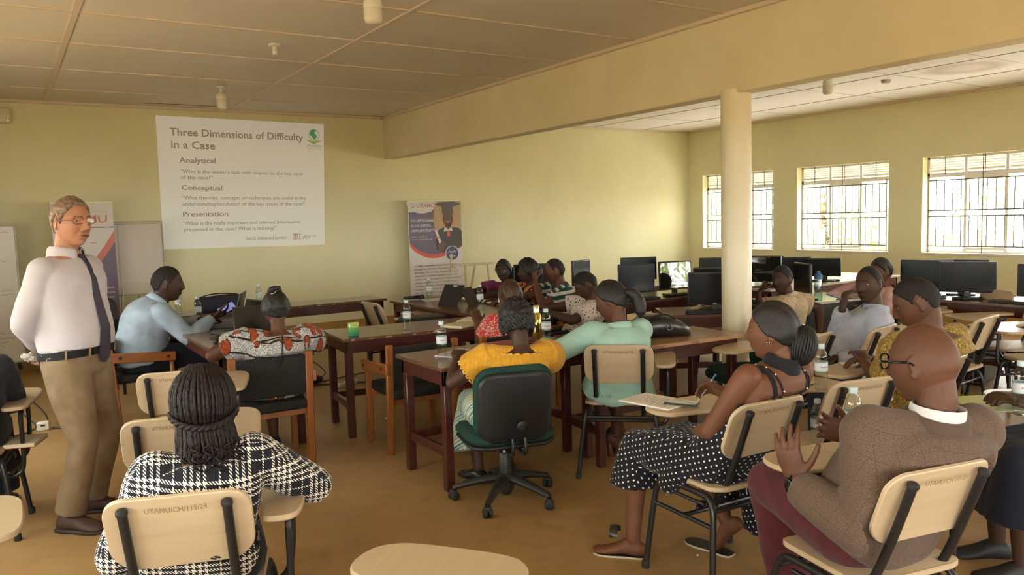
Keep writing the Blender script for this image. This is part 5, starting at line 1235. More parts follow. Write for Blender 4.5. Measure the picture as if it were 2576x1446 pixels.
# ---- cloth, skin and hair materials
def skin(name, c, lip=None, rough=.55):
    t = NT(name); co = t.coord(); n = t.noise(co, 14, 4); t.color(t.ramp(n, [(.3, tuple(x*.88 for x in c)), (.7, tuple(min(1, x*1.1) for x in c))])).set(rough, .3)
    t.b.inputs['Subsurface Weight'].default_value = .08; t.b.inputs['Subsurface Radius'].default_value = (.02, .008, .004); t.b.inputs['Subsurface Scale'].default_value = .5
    t.bump(t.noise(co, 180, 3), .06, .002); return t.done()
SK_D, SK_M, SK_B, SK_W = skin('skin_deep', (.060, .028, .017)), skin('skin_medium', (.110, .045, .024)), skin('skin_warm', (.155, .062, .031)), skin('skin_fair', (.38, .175, .10))
def cloth_mat(name, fn, rough=.85, weave=420, bump=.15):
    t = NT(name); uv = t.coord('UV'); c = fn(t, uv); t.color(c).set(rough, .2); t.b.inputs['Sheen Weight'].default_value = .1
    if weave: t.bump(t.noise(uv, weave, 2), bump, .002)
    return t.done()
def sep(t, uv): s = t.n('SeparateXYZ'); t.t.links.new(uv, s.inputs[0]); return s.outputs[0], s.outputs[1]
def solid(name, c, c2=None, **k): return cloth_mat(name, lambda t, uv: t.ramp(t.noise(uv, 12, 3), [(.3, tuple(x*.9 for x in c)), (.7, c2 or c)]), **k)
def dots(name, base, dot, scale, rad, rot=45, rough=.8):
    def fn(t, uv):
        mp = t.n('Mapping'); t.t.links.new(uv, mp.inputs[0]); mp.inputs['Rotation'].default_value = (0, 0, R(rot)); mp.inputs['Scale'].default_value = (scale,)*3
        return t.mix(t.math('LESS_THAN', t.vor(mp.outputs[0], 1, 'Distance', 0, '2D'), rad), base, dot)
    return cloth_mat(name, fn, rough)
def plaid(t, uv):
    u, v = sep(t, uv)
    def bands(x):
        f = t.math('FRACT', t.math('MULTIPLY', x, 1/.130)); hs = t.math('FRACT', t.math('MULTIPLY', x, 1/.0186))
        A = t.math('MULTIPLY', t.math('LESS_THAN', f, .57), t.math('LESS_THAN', hs, .5)); B = t.math('LESS_THAN', t.math('ABSOLUTE', t.math('SUBTRACT', f, .79)), .018)
        return t.math('MAXIMUM', A, B)
    tw = t.math('LESS_THAN', t.math('FRACT', t.math('MULTIPLY', t.math('ADD', u, v), 1/.0093)), .5)
    mu, mv = bands(u), bands(v); return t.mix(t.math('ADD', t.math('MULTIPLY', tw, mu), t.math('MULTIPLY', t.math('SUBTRACT', 1, tw), mv)), (.010, .010, .014), (.74, .70, .62))
def leafprint(t, uv):
    a = t.vor(uv, 190, 'Distance'); base = t.ramp(a, [(.32, (.012, .012, .014)), (.45, (.50, .48, .46))])
    mp = t.n('Mapping'); t.t.links.new(uv, mp.inputs[0]); mp.inputs['Rotation'].default_value = (0, 0, R(35)); mp.inputs['Scale'].default_value = (9, 4.5, 1)
    v = t.vor(mp.outputs[0], 1.25, 'Distance', .9, '2D'); leaf = t.math('LESS_THAN', v, .27); edge = t.math('LESS_THAN', v, .31)
    w_ = t.n('TexWave', wave_type='RINGS'); w_.inputs['Scale'].default_value = 3.2; w_.inputs['Distortion'].default_value = 3; t.t.links.new(uv, w_.inputs[0]); ln = t.math('LESS_THAN', w_.outputs[1], .04)
    c = t.mix(ln, base, (.02, .016, .01)); c = t.mix(edge, c, (.02, .01, .008)); return t.mix(leaf, c, t.ramp(t.noise(uv, 60, 2), [(.4, (.22, .035, .012)), (.6, (.34, .07, .02))]))
def tiger(t, uv):
    w_ = t.n('TexWave', bands_direction='DIAGONAL'); w_.inputs['Scale'].default_value = 9; w_.inputs['Distortion'].default_value = 7; w_.inputs['Detail'].default_value = 3; w_.inputs['Detail Scale'].default_value = 2; t.t.links.new(uv, w_.inputs[0]); return t.ramp(w_.outputs[1], [(.5, (.010, .007, .006)), (.58, (.55, .17, .05))])
def stripes(seq, period, axis='v', rot=0):
    def fn(t, uv):
        mp = t.n('Mapping'); t.t.links.new(uv, mp.inputs[0]); mp.inputs['Rotation'].default_value = (0, 0, R(rot)); u, v = sep(t, mp.outputs[0]); f = t.math('FRACT', t.math('MULTIPLY', v if axis == 'v' else u, 1/period)); return t.ramp(f, seq, 'CONSTANT')
    return fn
def floral(c0, c1, s, th=.5): return lambda t, uv: t.ramp(t.noise(uv, s, 3, .6, 2.5), [(th, c0), (th+.03, c1)])
def tweed(t, uv):
    a = t.ramp(t.noise(uv, 300, 3, .7), [(.3, (.055, .034, .024)), (.55, (.125, .082, .058)), (.75, (.20, .145, .11))]); u, v = sep(t, uv)
    l1 = t.math('LESS_THAN', t.math('FRACT', t.math('MULTIPLY', u, 1/.062)), .045); l2 = t.math('LESS_THAN', t.math('FRACT', t.math('MULTIPLY', v, 1/.075)), .035)
    return t.mix(t.math('MULTIPLY', t.math('MAXIMUM', l1, l2), .28), a, (.035, .020, .013))
def spots(t, uv):
    v = t.vor(uv, 30, 'Distance', .55, '2D'); sp = t.math('LESS_THAN', v, .17); ci = t.vor(uv, 30, 'Color', .55, '2D'); s = t.n('SeparateXYZ'); t.t.links.new(ci, s.inputs[0]); return t.mix(sp, (.58, .50, .44), t.mix(t.math('GREATER_THAN', s.outputs[0], .6), (.03, .03, .05), (.45, .25, .08)))
def speckle(c, d): return lambda t, uv: t.mix(t.math('LESS_THAN', t.vor(uv, 75, 'Distance', 1, '2D'), .20), c, d)
def micro(t, uv): return t.mix(t.math('LESS_THAN', t.vor(t.coord('UV', 1, (0, 0, 45)), 240, 'Distance', 0, '2D'), .30), (.47, .43, .42), (.33, .295, .34))
def lace(t, uv): u, v = sep(t, uv); a = t.math('FRACT', t.math('MULTIPLY', u, 1/.022)); l = t.math('LESS_THAN', a, .10); return t.mix(t.math('MULTIPLY', l, .5), t.ramp(t.noise(uv, 40, 3), [(.3, (.52, .25, .015)), (.7, (.64, .33, .03))]), (.75, .46, .10))
HAIR = mottled('black_hair', (.006, .005, .005), (.022, .016, .013), 260, .5, .4, 3, .4)
HAIR_S = mottled('cropped_hair', (.008, .006, .005), (.020, .014, .011), 420, .7, .3, 3, .5)
HAIR_BR = mottled('brown_hair', (.030, .014, .008), (.075, .036, .020), 120, .5, .4, 4, .4, stretch=(1, 1, .15))
HAIR_BD = mottled('dark_braid_hair', (.005, .003, .003), (.022, .012, .010), 110, .6, .25, 4, .4)
HAIR_SAND = mottled('sandy_hair', (.10, .058, .032), (.25, .165, .10), 70, .55, .4, 5, .5, stretch=(1, .2, 1))
M_dkcloth = solid('navy_cloth', (.012, .014, .026)); M_blkcloth = solid('black_cloth', (.010, .010, .011))
# ---------------------------------------------------------------- 1 the standing man
J = person('standing man in a pale shirt, dark tie and khaki trousers', SK_W, (.30, 4.81, .915), (.325, 4.78, 1.768), 132, 130, (147, 3, 0), 1.05, .95, 'm',
    arms=dict(R=dict(w=(.135, 4.96, .975), pole=(-.45, -.55, -.1), hd=(.15, .45, -.55), pn=(-.6, .8, 0), curl=(55, 60, 30), thumb=(30, .5)), L=dict(w=(.235, 5.03, .99), pole=(.5, .9, 0), hd=(-.6, -.2, -.45), pn=(-.5, .8, 0))),
    legs=dict(R=dict(a=(.20, 4.72, .095), pole=dv(130), toe=dv(132)), L=dict(a=(.33, 4.97, .095), pole=dv(130), toe=dv(112))), leg=.925, slouch=.015, voxel=.003, belly=.035, nose=.95, hs=1.06, fat=.5, jaw=.72)
shirt(J, 'shirt', cloth_mat('pale_micro_dot_shirt', micro, .75), 'long', .013, .105, .958, .016, amp=.008, freq=26, seed=3, stretch=(1, 1, 1.3))
trousers(J, 'trousers', solid('khaki_trousers', (.20, .135, .075), (.235, .165, .095)),   .014, .985, .016, amp=.009, freq=18, seed=4, stretch=(1.4, 1.4, .6))
m = MB(); rg = J.trings([.03, .10], .032); m.loft(rg); part(J, m, 'belt', plain('black_belt', (.006, .006, .006), .6, .2))
m = MB()
for i in (2, 5, 9, 12, 17, 24):
    p, q = rg[0][i], rg[1][i]; c = J.frame(.1)[0]; o = norm((p-c)*V(1, 1, 0)); m.bar(p+o*.002-Z*.004, q+o*.002+Z*.004, .010, .006, o)
part(J, m, 'belt_loop', solid('khaki_trousers_loop', (.22, .15, .085)))
collar(J, solid('pale_shirt_collar', (.47, .43, .43)), .068, .062, lean=.02, drop=.020)
def front(t, off, side=0): c, rt, fw, T = J.frame(t); hw, hd, bl = J.pr(t); return c+fw*(hd+bl+off)+rt*side, rt, fw
pts = [(.985, .018, .020), (.94, .024, .013), (.88, .026, .015), (.74, .030, .021), (.58, .036, .027), (.42, .040, .032), (.27, .042, .037), (.12, .040, .041), (.02, .040, .044), (-.035, .040, .028), (-.065, .040, .004)]
m = MB(); rings = []
for t, off, hw in pts:
    p, rt, fw = front(t, off); d = .011 if t > .93 else .004
    rings.append(np.array([p-rt*hw-fw*d, p+rt*hw-fw*d, p+rt*hw+fw*d*.2, p+fw*d, p-rt*hw+fw*d*.2]))
m.loft(rings); part(J, m, 'tie', solid('aubergine_tie', (.030, .020, .035), (.040, .028, .045), rough=.5), ang=30)
shoes(J, plain('brown_suede', (.055, .026, .016), .7))
m = MB()
for k in 'RL':
    A = J.leg[k][2]; f = norm(J.toe[k][0]); sd = norm(np.cross(f, Z)); pl = []
    for t, w_ in ((-.075, .0), (-.07, .03), (-.03, .043), (.04, .045), (.12, .056), (.165, .05), (.195, .03), (.203, 0)): pl.append((t, w_))
    poly_ = [tuple(A[:2]+f[:2]*t*J.S+sd[:2]*w_*J.S) for t, w_ in pl]+[tuple(A[:2]+f[:2]*t*J.S-sd[:2]*w_*J.S) for t, w_ in pl[::-1]][1:-1]; m.prism(poly_, 0, .020, .003)
part(J, m, 'sole', plain('dark_sole', (.03, .02, .015), .6))
q, f_ = hair_shell(.009, LINE_RECEDE, 150, 100, .0022, 5, 0, .7, (2.2, .25, 1.0)); v = q.copy(); m = MB(); m.add(v, f_); hpart(J, m, 'hair', HAIR_SAND, 180)
brows(J, plain('sandy_brow', (.13, .075, .04), .7)); eyes(J, (.03, .03, .025), sclera=(.40, .36, .32)); spectacles(J, plain('reddish_frame', (.10, .02, .012), .3), .026, .016, .099, .0013)
m = MB()
for z_, y_, r_ in ((-.0590, .1020, .0026), (-.0700, .1015, .0034)): q_ = catmull([(-.023, .0935, -.0635), (-.012, y_-.003, z_), (0, y_, z_), (.012, y_-.003, z_), (.023, .0935, -.0635)], 4); m.tube(q_, np.interp(np.linspace(-1, 1, len(q_)), [-1, -.5, 0, .5, 1], [.0012, r_*.9, r_, r_*.9, .0012]), 8)
hpart(J, m, 'lips', plain('fair_lips', (.30, .115, .075), .5))
m = MB(); m.tube(catmull([(-.019, .096, -.0640), (0, .1020, -.0645), (.019, .095, -.0640)], 5), .0022, 6); hpart(J, m, 'mouth_line', plain('mouth_dark', (.08, .025, .02), .6))
r = empty('tissue', (.075, 4.93, .93), 0, 'crumpled white tissue in the hand behind the standing man', 'tissue')
m = MB(); m.ell((0, 0, 0), (.045, .022, .020), rotm(0, 15, 20), 20, 14); rr = np.random.RandomState(3); m.v = [v+rr.normal(size=v.shape)*.004 for v in m.v]; m.build('tissue_paper', M_paper, r, True, loc=(.01, .02, -.005))

# ---------------------------------------------------------------- 2 man in blue shirt with phone
J = person('man in a light blue shirt seated in profile at the laptops, holding up a phone', SK_D, (.86, 7.0, .55), (1.14, 6.98, 1.28), 88, 92, (99, 6, 0), 1.08, 1.22, 'm',
    arms=dict(R=dict(w=(1.43, 6.83, .845), pole=(0, -.6, -1), hd=(1, .05, .25), pn=(0, .5, .8), curl=(35, 40, 20)), L=dict(w=(1.40, 7.12, .80), pole=(0, .8, -.6), hd=(1, -.3, 0), pn=(0, -.3, -1))),
    legs=dict(R=dict(a=(1.30, 6.88, .09)), L=dict(a=(1.33, 7.12, .09))), chair=(.87, 7.02, 88, 'w'), slouch=.10, voxel=.006, belly=.05, hs=1.20, fat=.8, neck=.80)
shirt(J, 'shirt', solid('light_blue_shirt', (.30, .38, .48), (.35, .43, .53), rough=.7), 'long', .016, -.12, .958, .020, amp=.008, freq=24, seed=8, stretch=(1, 1, 1.6)); collar(J, solid('light_blue_collar', (.33, .41, .51)), .082, .046)
trousers(J, 'trousers', M_dkcloth, amp=.004); shoes(J, M_rubber); hair(J, HAIR_S, .004); eyes(J)
r = empty('phone', tuple(J.hand['R'][0]+V(.125, .01, .060)), 0, 'phone with a lit bluish screen held up by the man in the blue shirt', 'phone')
rot = rotm(0, 0, 0) @ np.array([norm(V(.9, .1, .45)), norm(V(-.3, .6, .72)), norm(np.cross(norm(V(.9, .1, .45)), norm(V(-.3, .6, .72))))]).T
u_, s_, vt = np.linalg.svd(rot); rot = u_ @ vt
MB().box((0, 0, 0), (.15, .075, .008), rot, .003, 2).build('body', M_plastic, r); sc = lit('phone_screen', (.16, .18, .42), .8); MB().box(rot @ V(0, 0, .0043), (.138, .066, .0008), rot).build('screen', sc, r); MB().box(rot @ V(0, 0, -.0043), (.138, .066, .0008), rot).build('screen', sc, r)

# ---------------------------------------------------------------- 3 red leaf print woman
J = person('woman in a black and white dress with red leaves, seen from behind', SK_M, (1.43, 5.24, .545), (1.508, 5.26, 1.152), 2, 3, (8, 14, 0), .98, 1.22, 'f',
    arms=dict(L=dict(w=(1.22, 5.57, .78), pole=(-1, -.2, -.4)), R=dict(w=(1.68, 5.56, .78), pole=(1, -.2, -.4))), chair=(1.41, 5.28, 2, 'w'), slouch=.05, voxel=.007, belly=.02)
MLP = cloth_mat('leaf_print', leafprint, .75)
shirt(J, 'dress_top', MLP, .62, .016, -.15, .945, .018, 1.05, .012, amp=.006, freq=22, seed=2); skirt(J, 'dress_skirt', MLP, .018, .55, .05, amp=.006)
m = MB(); ps = []
for t in np.linspace(.36, .93, 12): c, rt, fw, T = J.frame(t); hw, hd, bl = J.pr(t); ps.append(c-fw*(hd+.0335-.008*(t > .8))-rt*.0)
m.tube(ps, .0055, 6); part(J, m, 'zip', M_black); shoes(J, M_rubber)
hair(J, HAIR, .016, LINE_F, rough=.004); m = MB(); m.ell((0, -.028, .118), (.048, .046, .030), rotm(-20, 0, 0), 18, 12); m.tube(catmull([(-.03, -.04, .12), (0, -.07, .128), (.03, -.04, .135), (.0, -.01, .14)], 5), .014, 8, rounded=True); hpart(J, m, 'hair_bun', HAIR, 180)
m = MB()
for i in range(7): a = R(200+i*17); m.ell((-.012+.022*math.cos(a), -.085-.006*i/7, .100+.022*math.sin(a)+.004*i), (.0028, .0028, .0028), None, 8, 6)
hpart(J, m, 'hair_clip', plain('pearl', (.75, .72, .66), .2))

# ---------------------------------------------------------------- 4 woman with braids
J = person('woman with long dark braids in a black and white plaid jacket', SK_B, (.455, 2.605, .545), (.505, 2.62, 1.155), 14, 10, (10, 6, 0), .98, 1.06, 'f', tilt=.10,
    arms=dict(L=dict(w=(.32, 2.90, .62), pole=(-.5, -.6, -.6)), R=dict(w=(.735, 2.84, .745), pole=(.75, -.5, -.45))), chair=(.465, 2.65, 20, 't'), slouch=.05, voxel=.005, belly=.02)
MPL = cloth_mat('houndstooth_plaid', plaid, .85, 600, .12)
shirt(J, 'jacket', MPL, 'long', .018, -.17, .935, .016, 1.12, amp=.005, freq=20, seed=5, voxel=.006); skirt(J, 'skirt', M_blkcloth, .02, .4, .03, amp=.004); shoes(J, M_rubber)
M4 = HAIR_BD; q, f_ = hair_shell(.012, LINE_F, rough=.002); m = MB(); m.add(q, f_)
rr = random.Random(11)
def scalp(az, el, off):
    d = V(math.sin(az)*math.cos(el), math.cos(az)*math.cos(el), math.sin(el)); p = head_pts(d[None], False)[0]; return p*(1+off/np.linalg.norm(p))
def braid(pts, r, turns, n=7):
    turns *= rr.uniform(.8, 1.25); P_ = catmull(pts, 7); N_ = len(P_); k_ = np.arange(N_)+rr.uniform(0, 9); m.tube(P_, r*(1+.22*np.sin(k_*turns))*np.interp(np.arange(N_), [0, N_*.85, N_-1], [1, 1, .55]), n)
    for o_ in (0, math.pi):   # the second strand of the twist
        Q_ = [p+.45*r*V(math.cos(k_[i]*turns+o_), math.sin(k_[i]*turns+o_), 0) for i, p in enumerate(P_)]; m.tube(Q_, r*.72, 6)
for layer_, off, cnt in ((0, .012, 34), (1, .018, 32)):
    for i in range(cnt):
        az = R(78+204*(i+.5*layer_)/cnt+rr.uniform(-3, 3)); L0 = rr.uniform(.27, .42)
        pts = [scalp(az*.85+.15*math.pi, R(74-6*layer_), off)]+[scalp(az, R(e), off+.004*math.sin(e)) for e in (54, 34, 14, -6, -22)]
        p = pts[-1].copy(); out = norm(V(p[0], p[1], 0)); z = p[2]; nseg = 7; ph = rr.uniform(0, 6)
        for k_ in range(1, nseg+1):
            f__ = k_/nseg; cur = .016*f__**1.2; zz = z-L0*f__; b_ = p*V(1, 1, 0)*(1+.05*f__)+out*(.024*f__); b_[1] = min(b_[1], -.036-.04*f__*(abs(b_[0]) < .06)) if b_[1] < .02 else b_[1]
            pts.append(V(b_[0]+.018*f__+cur*math.cos(ph+k_*2.3), b_[1]-.012*f__+cur*math.sin(ph+k_*2.3), zz))
        braid(pts, .0050, 1.35)
for i in range(170):                # loose curls in the lower half
    az = R(rr.uniform(105, 262)); z0 = rr.uniform(-.10, -.40); r0 = rr.uniform(.055, .125); c = V(r0*math.sin(az)+.012, r0*math.cos(az)-.022, z0); ph = rr.uniform(0, 6); rad = rr.uniform(.007, .013); L_ = rr.uniform(.05, .10)
    m.tube([c+V(rad*math.cos(ph+t*2.2), rad*math.sin(ph+t*2.2), -L_*t/8+.004*math.sin(t)) for t in np.linspace(0, 8, 20)], .0030, 5)
hpart(J, m, 'hair', M4, 180)
m = MB(); keep_m = m
for o_ in (0, math.pi):
    ps = []
    for i, a in enumerate(np.linspace(95, 265, 60)): e = -.020-.042*math.sin(math.pi*(a-95)/170); s_ = scalp(R(a), R(-8), .026); ps.append(V(s_[0], s_[1], e)+.0055*V(math.cos(i*.8+o_)*.3, math.cos(i*.8+o_)*.8, math.sin(i*.8+o_)))
    m.tube(ps, .0075, 7)
hpart(J, m, 'braided_band', HAIR_BD, 180)

# ---------------------------------------------------------------- 5 woman in yellow
J = person('woman in a yellow blouse and striped skirt in the green swivel chair, head bowed', SK_D, (2.325, 3.72, .525), (2.432, 3.74, 1.120), 16, 16, (18, 24, 0), .97, 1.05, 'f',
    arms=dict(L=dict(w=(2.20, 4.02, .775), pole=(-1, -.55, -.7)), R=dict(w=(2.63, 4.00, .775), pole=(1, -.6, -.3))), legs=dict(L=dict(a=(2.33, 4.03, .085), toe=dv(-5)), R=dict(a=(2.56, 4.05, .085), toe=dv(25))), chair=(2.315, 3.70, 16, 's'), slouch=.06, voxel=.0055, belly=.02)
MY = cloth_mat('yellow_lace', lace, .8); shirt(J, 'blouse', MY, .60, .018, -.12, .905, .016, 1.0, .008, amp=.006, freq=24, seed=6)
for k in 'LR':
    s0, e, w_ = J.arm[k]; q = s0*.40+e*.60; d = norm(e-s0); x = norm(np.cross(d, Z)); y = np.cross(d, x); m = MB(); m.tube([q+d*(.004+.008*math.sin(i*1.6))+(.076+.003*math.cos(i*1.6))*(x*math.cos(a)+y*math.sin(a)) for i, a in enumerate(np.linspace(0, 6.283, 61))], .006, 6); part(J, m, 'lace_cuff', MY)
m = MB(); rg = J.trings([.905], .014, 60)[0]; m.tube([p+Z*.006*math.sin(i*2.1) for i, p in enumerate(list(rg)+[rg[0]])], .007, 6); part(J, m, 'lace_neckline', MY)
T1, T2, O1, W1 = (.02, .21, .23), (.16, .37, .34), (.36, .32, .13), (.60, .58, .50)
skirt(J, 'skirt', cloth_mat('striped_skirt', stripes([(0, T1), (.09, W1), (.2, O1), (.30, W1), (.40, T2), (.52, W1), (.60, T1), (.66, O1), (.74, W1), (.84, T2), (.92, W1)], .105, 'v', 52)), .02, .70, .075, amp=.007, freq=24, seed=9, stretch=(1.5, 1.5, .5)); shoes(J, M_leather, name='sandal')
q, f_ = hair_shell(.022, LINE_F, rough=.006, seed=4); m = MB(); m.add(q, f_); rr = random.Random(3)
for i in range(46):
    az = R(70+220*(i % 23)/22); e0 = rr.uniform(10, 60) if i > 22 else -28; m.tube([scalp(az+.10*math.sin(k_*1.9+i), R(e0+k_*4.2), .022+.003*math.sin(k_*2.6)) for k_ in range(9)], [.004]+[.0075]*7+[.004], 7)
hpart(J, m, 'hair', HAIR, 180)

# ---------------------------------------------------------------- 6 woman in mint blazer
J = person('woman in a mint green blazer with a black ponytail, leaning over the table', SK_M, (3.14, 3.665, .545), (3.140, 3.770, 1.180), 34, 14, (-28, 20, 8), 1.0, 1.10, 'f',
    arms=dict(L=dict(w=(2.90, 4.12, .785), pole=(-1, -.3, -.5), hd=(-.2, 1, 0)), R=dict(w=(3.30, 4.08, .785), pole=(1, -.2, -.4))), legs=dict(L=dict(a=(3.40, 3.97, .16), toe=(.5, -.45, 0), lift=38), R=dict(a=(3.33, 3.92, .145), toe=(.45, -.2, 0), lift=38)), chair=(3.18, 3.70, 42, 't'), slouch=.05, voxel=.006, belly=.02)
shirt(J, 'blazer', solid('mint_blazer', (.31, .50, .42), (.36, .55, .47), rough=.8), 'long', .018, -.24, .95, .016, 1.06, flare=.03, amp=.006, freq=17, seed=12); skirt(J, 'skirt', M_dkcloth, .016, .35, .01, amp=.003); collar(J, solid('mint_lapel', (.34, .53, .45)), .070, .030, name='lapel', drop=.02)
for k in 'LR':
    m = MB(); foot(m, J.leg[k][2]-Z*.006, J.toe[k][0], J.S, False, -.004, J.toe[k][1]); A = J.leg[k][2]; h_ = A-norm(J.toe[k][0])*.05
    m.bar(h_-Z*.05, V(h_[0], h_[1], .0)+norm(J.toe[k][0])*.01, .032, .030, (0, 1, 0), .004); m.tube([A+.036*V(math.cos(t), math.sin(t), .4*math.sin(t)) for t in np.linspace(0, 6.28, 20)], .005, 6); part(J, m, 'heeled_sandal', plain('brown_heel', (.13, .045, .018), .35))
hair(J, HAIR, .014, LINE_F, rough=.0015); m = MB(); m.tube(catmull([(0, -.10, .02), (.012, -.128, .008), (.028, -.150, -.025), (.038, -.155, -.075), (.038, -.145, -.125), (.034, -.135, -.155)], 4), [.016]*2+[.026]*3+[.036]*5+[.040]*4+[.036]*3+[.028, .02, .012, .006], 12, rounded=True); m.lathe([(.018, -.008), (.024, 0), (.018, .008)], (.012, -.122, .014), 14, 0, rotm(70, 0, 0)); hpart(J, m, 'ponytail', HAIR, 180)

# ---------------------------------------------------------------- 7 man in spotted shirt
J = person('man in a white shirt with small spots, writing with his head down', SK_D, (4.16, 5.41, .54), (4.14, 5.34, 1.100), -64, -60, (-62, 34, 0), .98, 1.05, 'm', arms=dict(L=dict(w=(3.86, 5.38, .785), pole=(-.3, -1, -.3)), R=dict(w=(3.86, 5.72, .785), pole=(0, 1, -.4))), chair=(4.15, 5.42, -65, 'w'), slouch=.07, voxel=.007)
shirt(J, 'shirt', cloth_mat('spotted_shirt', spots, .8), .75, .016, -.1, .955, .018, amp=.006, seed=14); collar(J, cloth_mat('spotted_collar', spots, .8), .066, .036); trousers(J, 'trousers', M_dkcloth, amp=.003); shoes(J, M_rubber); hair(J, HAIR_S, .006)
# ---------------------------------------------------------------- 8 woman in red floral dress
J = person('woman in a red floral dress with long brown hair, behind the yellow blouse', SK_M, (3.07, 4.94, .54), (3.20, 4.97, 1.120), 6, 10, (28, 10, 0), .95, 1.0, 'f', arms=dict(L=dict(w=(3.06, 5.24, .785), pole=(-.3, -.5, -.9)), R=dict(w=(3.30, 5.28, .785), pole=(1, -.3, -.4))), slouch=.04, voxel=.007)
MF = cloth_mat('red_floral', floral((.50, .025, .018), (.66, .52, .46), 42, .53), .8); shirt(J, 'dress_top', MF, .55, .016, -.14, .93, .014, 1.08, .014, amp=.005, seed=15); skirt(J, 'dress_skirt', MF, .018, .6, .05, amp=.005); shoes(J, M_rubber)
hair(J, HAIR_BR, .016, LINE_F, rough=.004); m = MB()
for i in range(26): x = -.085+.17*i/25; m.tube(catmull([(x*.8, -.085+.3*x*x*8, .03), (x, -.105, -.05), (x*1.05, -.10+.02*math.sin(i), -.13), (x*.95, -.085, -.22-.02*math.sin(i*2.1))], 4), .0085, 6)
hpart(J, m, 'long_braids', HAIR_BR, 180)
# ---------------------------------------------------------------- 9-11 the three beyond the long table
J = person('woman with glasses in a magenta top at the far end of the long table', SK_D, (4.68, 7.36, .54), (4.62, 7.30, 1.135), -100, -118, (-132, 4, 0), .95, 1.02, 'f', arms=dict(L=dict(w=(4.10, 7.02, .785), pole=(0, -1, -.3)), R=dict(w=(4.08, 7.32, .785), pole=(0, 1, -.3))), voxel=.007)
shirt(J, 'top', solid('magenta_top', (.18, .025, .085), (.22, .035, .11)), .6, .016, -.12, .93, .014, amp=.005, seed=16); skirt(J, 'skirt', M_dkcloth, amp=0); shoes(J, M_rubber); eyes(J); spectacles(J, M_plastic, .028, .021, .105, .0024)
hair(J, HAIR, .014, LINE_F, rough=.003); m = MB()
for i in range(14): x = .03+.05*i/13; m.tube(catmull([(-x, -.07, .03), (-x*1.15, -.085, -.06), (-x*1.2-.01, -.06, -.14), (-x*1.2-.02, -.03, -.24)], 4), .0075, 6)
hpart(J, m, 'hanging_braids', HAIR, 180)
J = person('woman in orange and black animal stripes, looking away', SK_D, (4.66, 6.80, .54), (4.60, 6.80, 1.150), -90, -82, (-48, 4, 0), .96, 1.02, 'f', arms=dict(L=dict(w=(4.15, 6.66, .785), pole=(0, -1, -.3)), R=dict(w=(4.12, 6.92, .785), pole=(0, 1, -.3))), voxel=.007)
shirt(J, 'blouse', cloth_mat('tiger_print', tiger, .7), .6, .016, -.12, .94, .014, amp=.005, seed=17); skirt(J, 'skirt', M_blkcloth, amp=0); shoes(J, M_rubber); hair(J, HAIR, .028, LINE_F, rough=.006); m = MB(); m.ell((0, -.10, -.02), (.06, .06, .075), None, 16, 12); hpart(J, m, 'hair_puff', HAIR, 180); eyes(J)
J = person('man in a green and white striped polo shirt with his hand at his chin', SK_M, (4.60, 6.22, .545), (4.535, 6.245, 1.182), -86, -74, (-60, 6, 0), 1.0, 1.1, 'm', arms=dict(L=dict(w=(4.33, 6.26, .955), pole=(-.5, -.6, -1), hd=(0, .15, 1), pn=(.9, 0, .1), curl=(60, 70, 40)), R=dict(w=(4.05, 6.50, .785), pole=(0, 1, -.4))), slouch=.06, voxel=.007, nose=1.3)
G1, W1 = (.012, .055, .050), (.55, .49, .40)
MPO = cloth_mat('striped_polo', stripes([(0, G1), (.56, W1)], .070, 'v'), .8); shirt(J, 'polo_shirt', MPO, .62, .016, -.12, .955, .018, amp=.005, seed=18); collar(J, solid('polo_collar', (.014, .06, .055)), .068, .036); trousers(J, 'trousers', M_dkcloth, amp=0); shoes(J, M_rubber); hair(J, HAIR_S, .0035, LINE_RECEDE); eyes(J)
# ---------------------------------------------------------------- 12 speckled shirt
J = person('man in a cream speckled shirt right of the column, hand raised to his chin', SK_D, (5.80, 4.50, .55), (5.76, 4.505, 1.105), -52, -40, (-92, 4, 0), 1.0, 1.1, 'm', arms=dict(L=dict(w=(5.565, 4.60, .870), pole=(-1, .3, -.9), hd=(.5, -.1, .55), pn=(.5, -.3, -.5), curl=(50, 60, 40)), R=dict(w=(6.02, 4.30, .50), pole=(1, -.3, .2))), slouch=.06, voxel=.007)
MSP = cloth_mat('cream_speckle', speckle((.50, .39, .25), (.24, .13, .05)), .8); shirt(J, 'shirt', MSP, .72, .018, -.12, .955, .022, amp=.006, seed=19); collar(J, MSP, .068, .040); trousers(J, 'trousers', M_dkcloth, amp=0); shoes(J, M_rubber); hair(J, HAIR_S, .005); eyes(J)
pen('pen', tuple(J.hand['L'][0]+V(.06, -.03, -.02)), tuple(J.hand['L'][0]+V(.03, -.07, -.08)), 'pen with a red end in the raised hand of the speckled shirt man', plain('red_pen', (.5, .02, .02), .4))
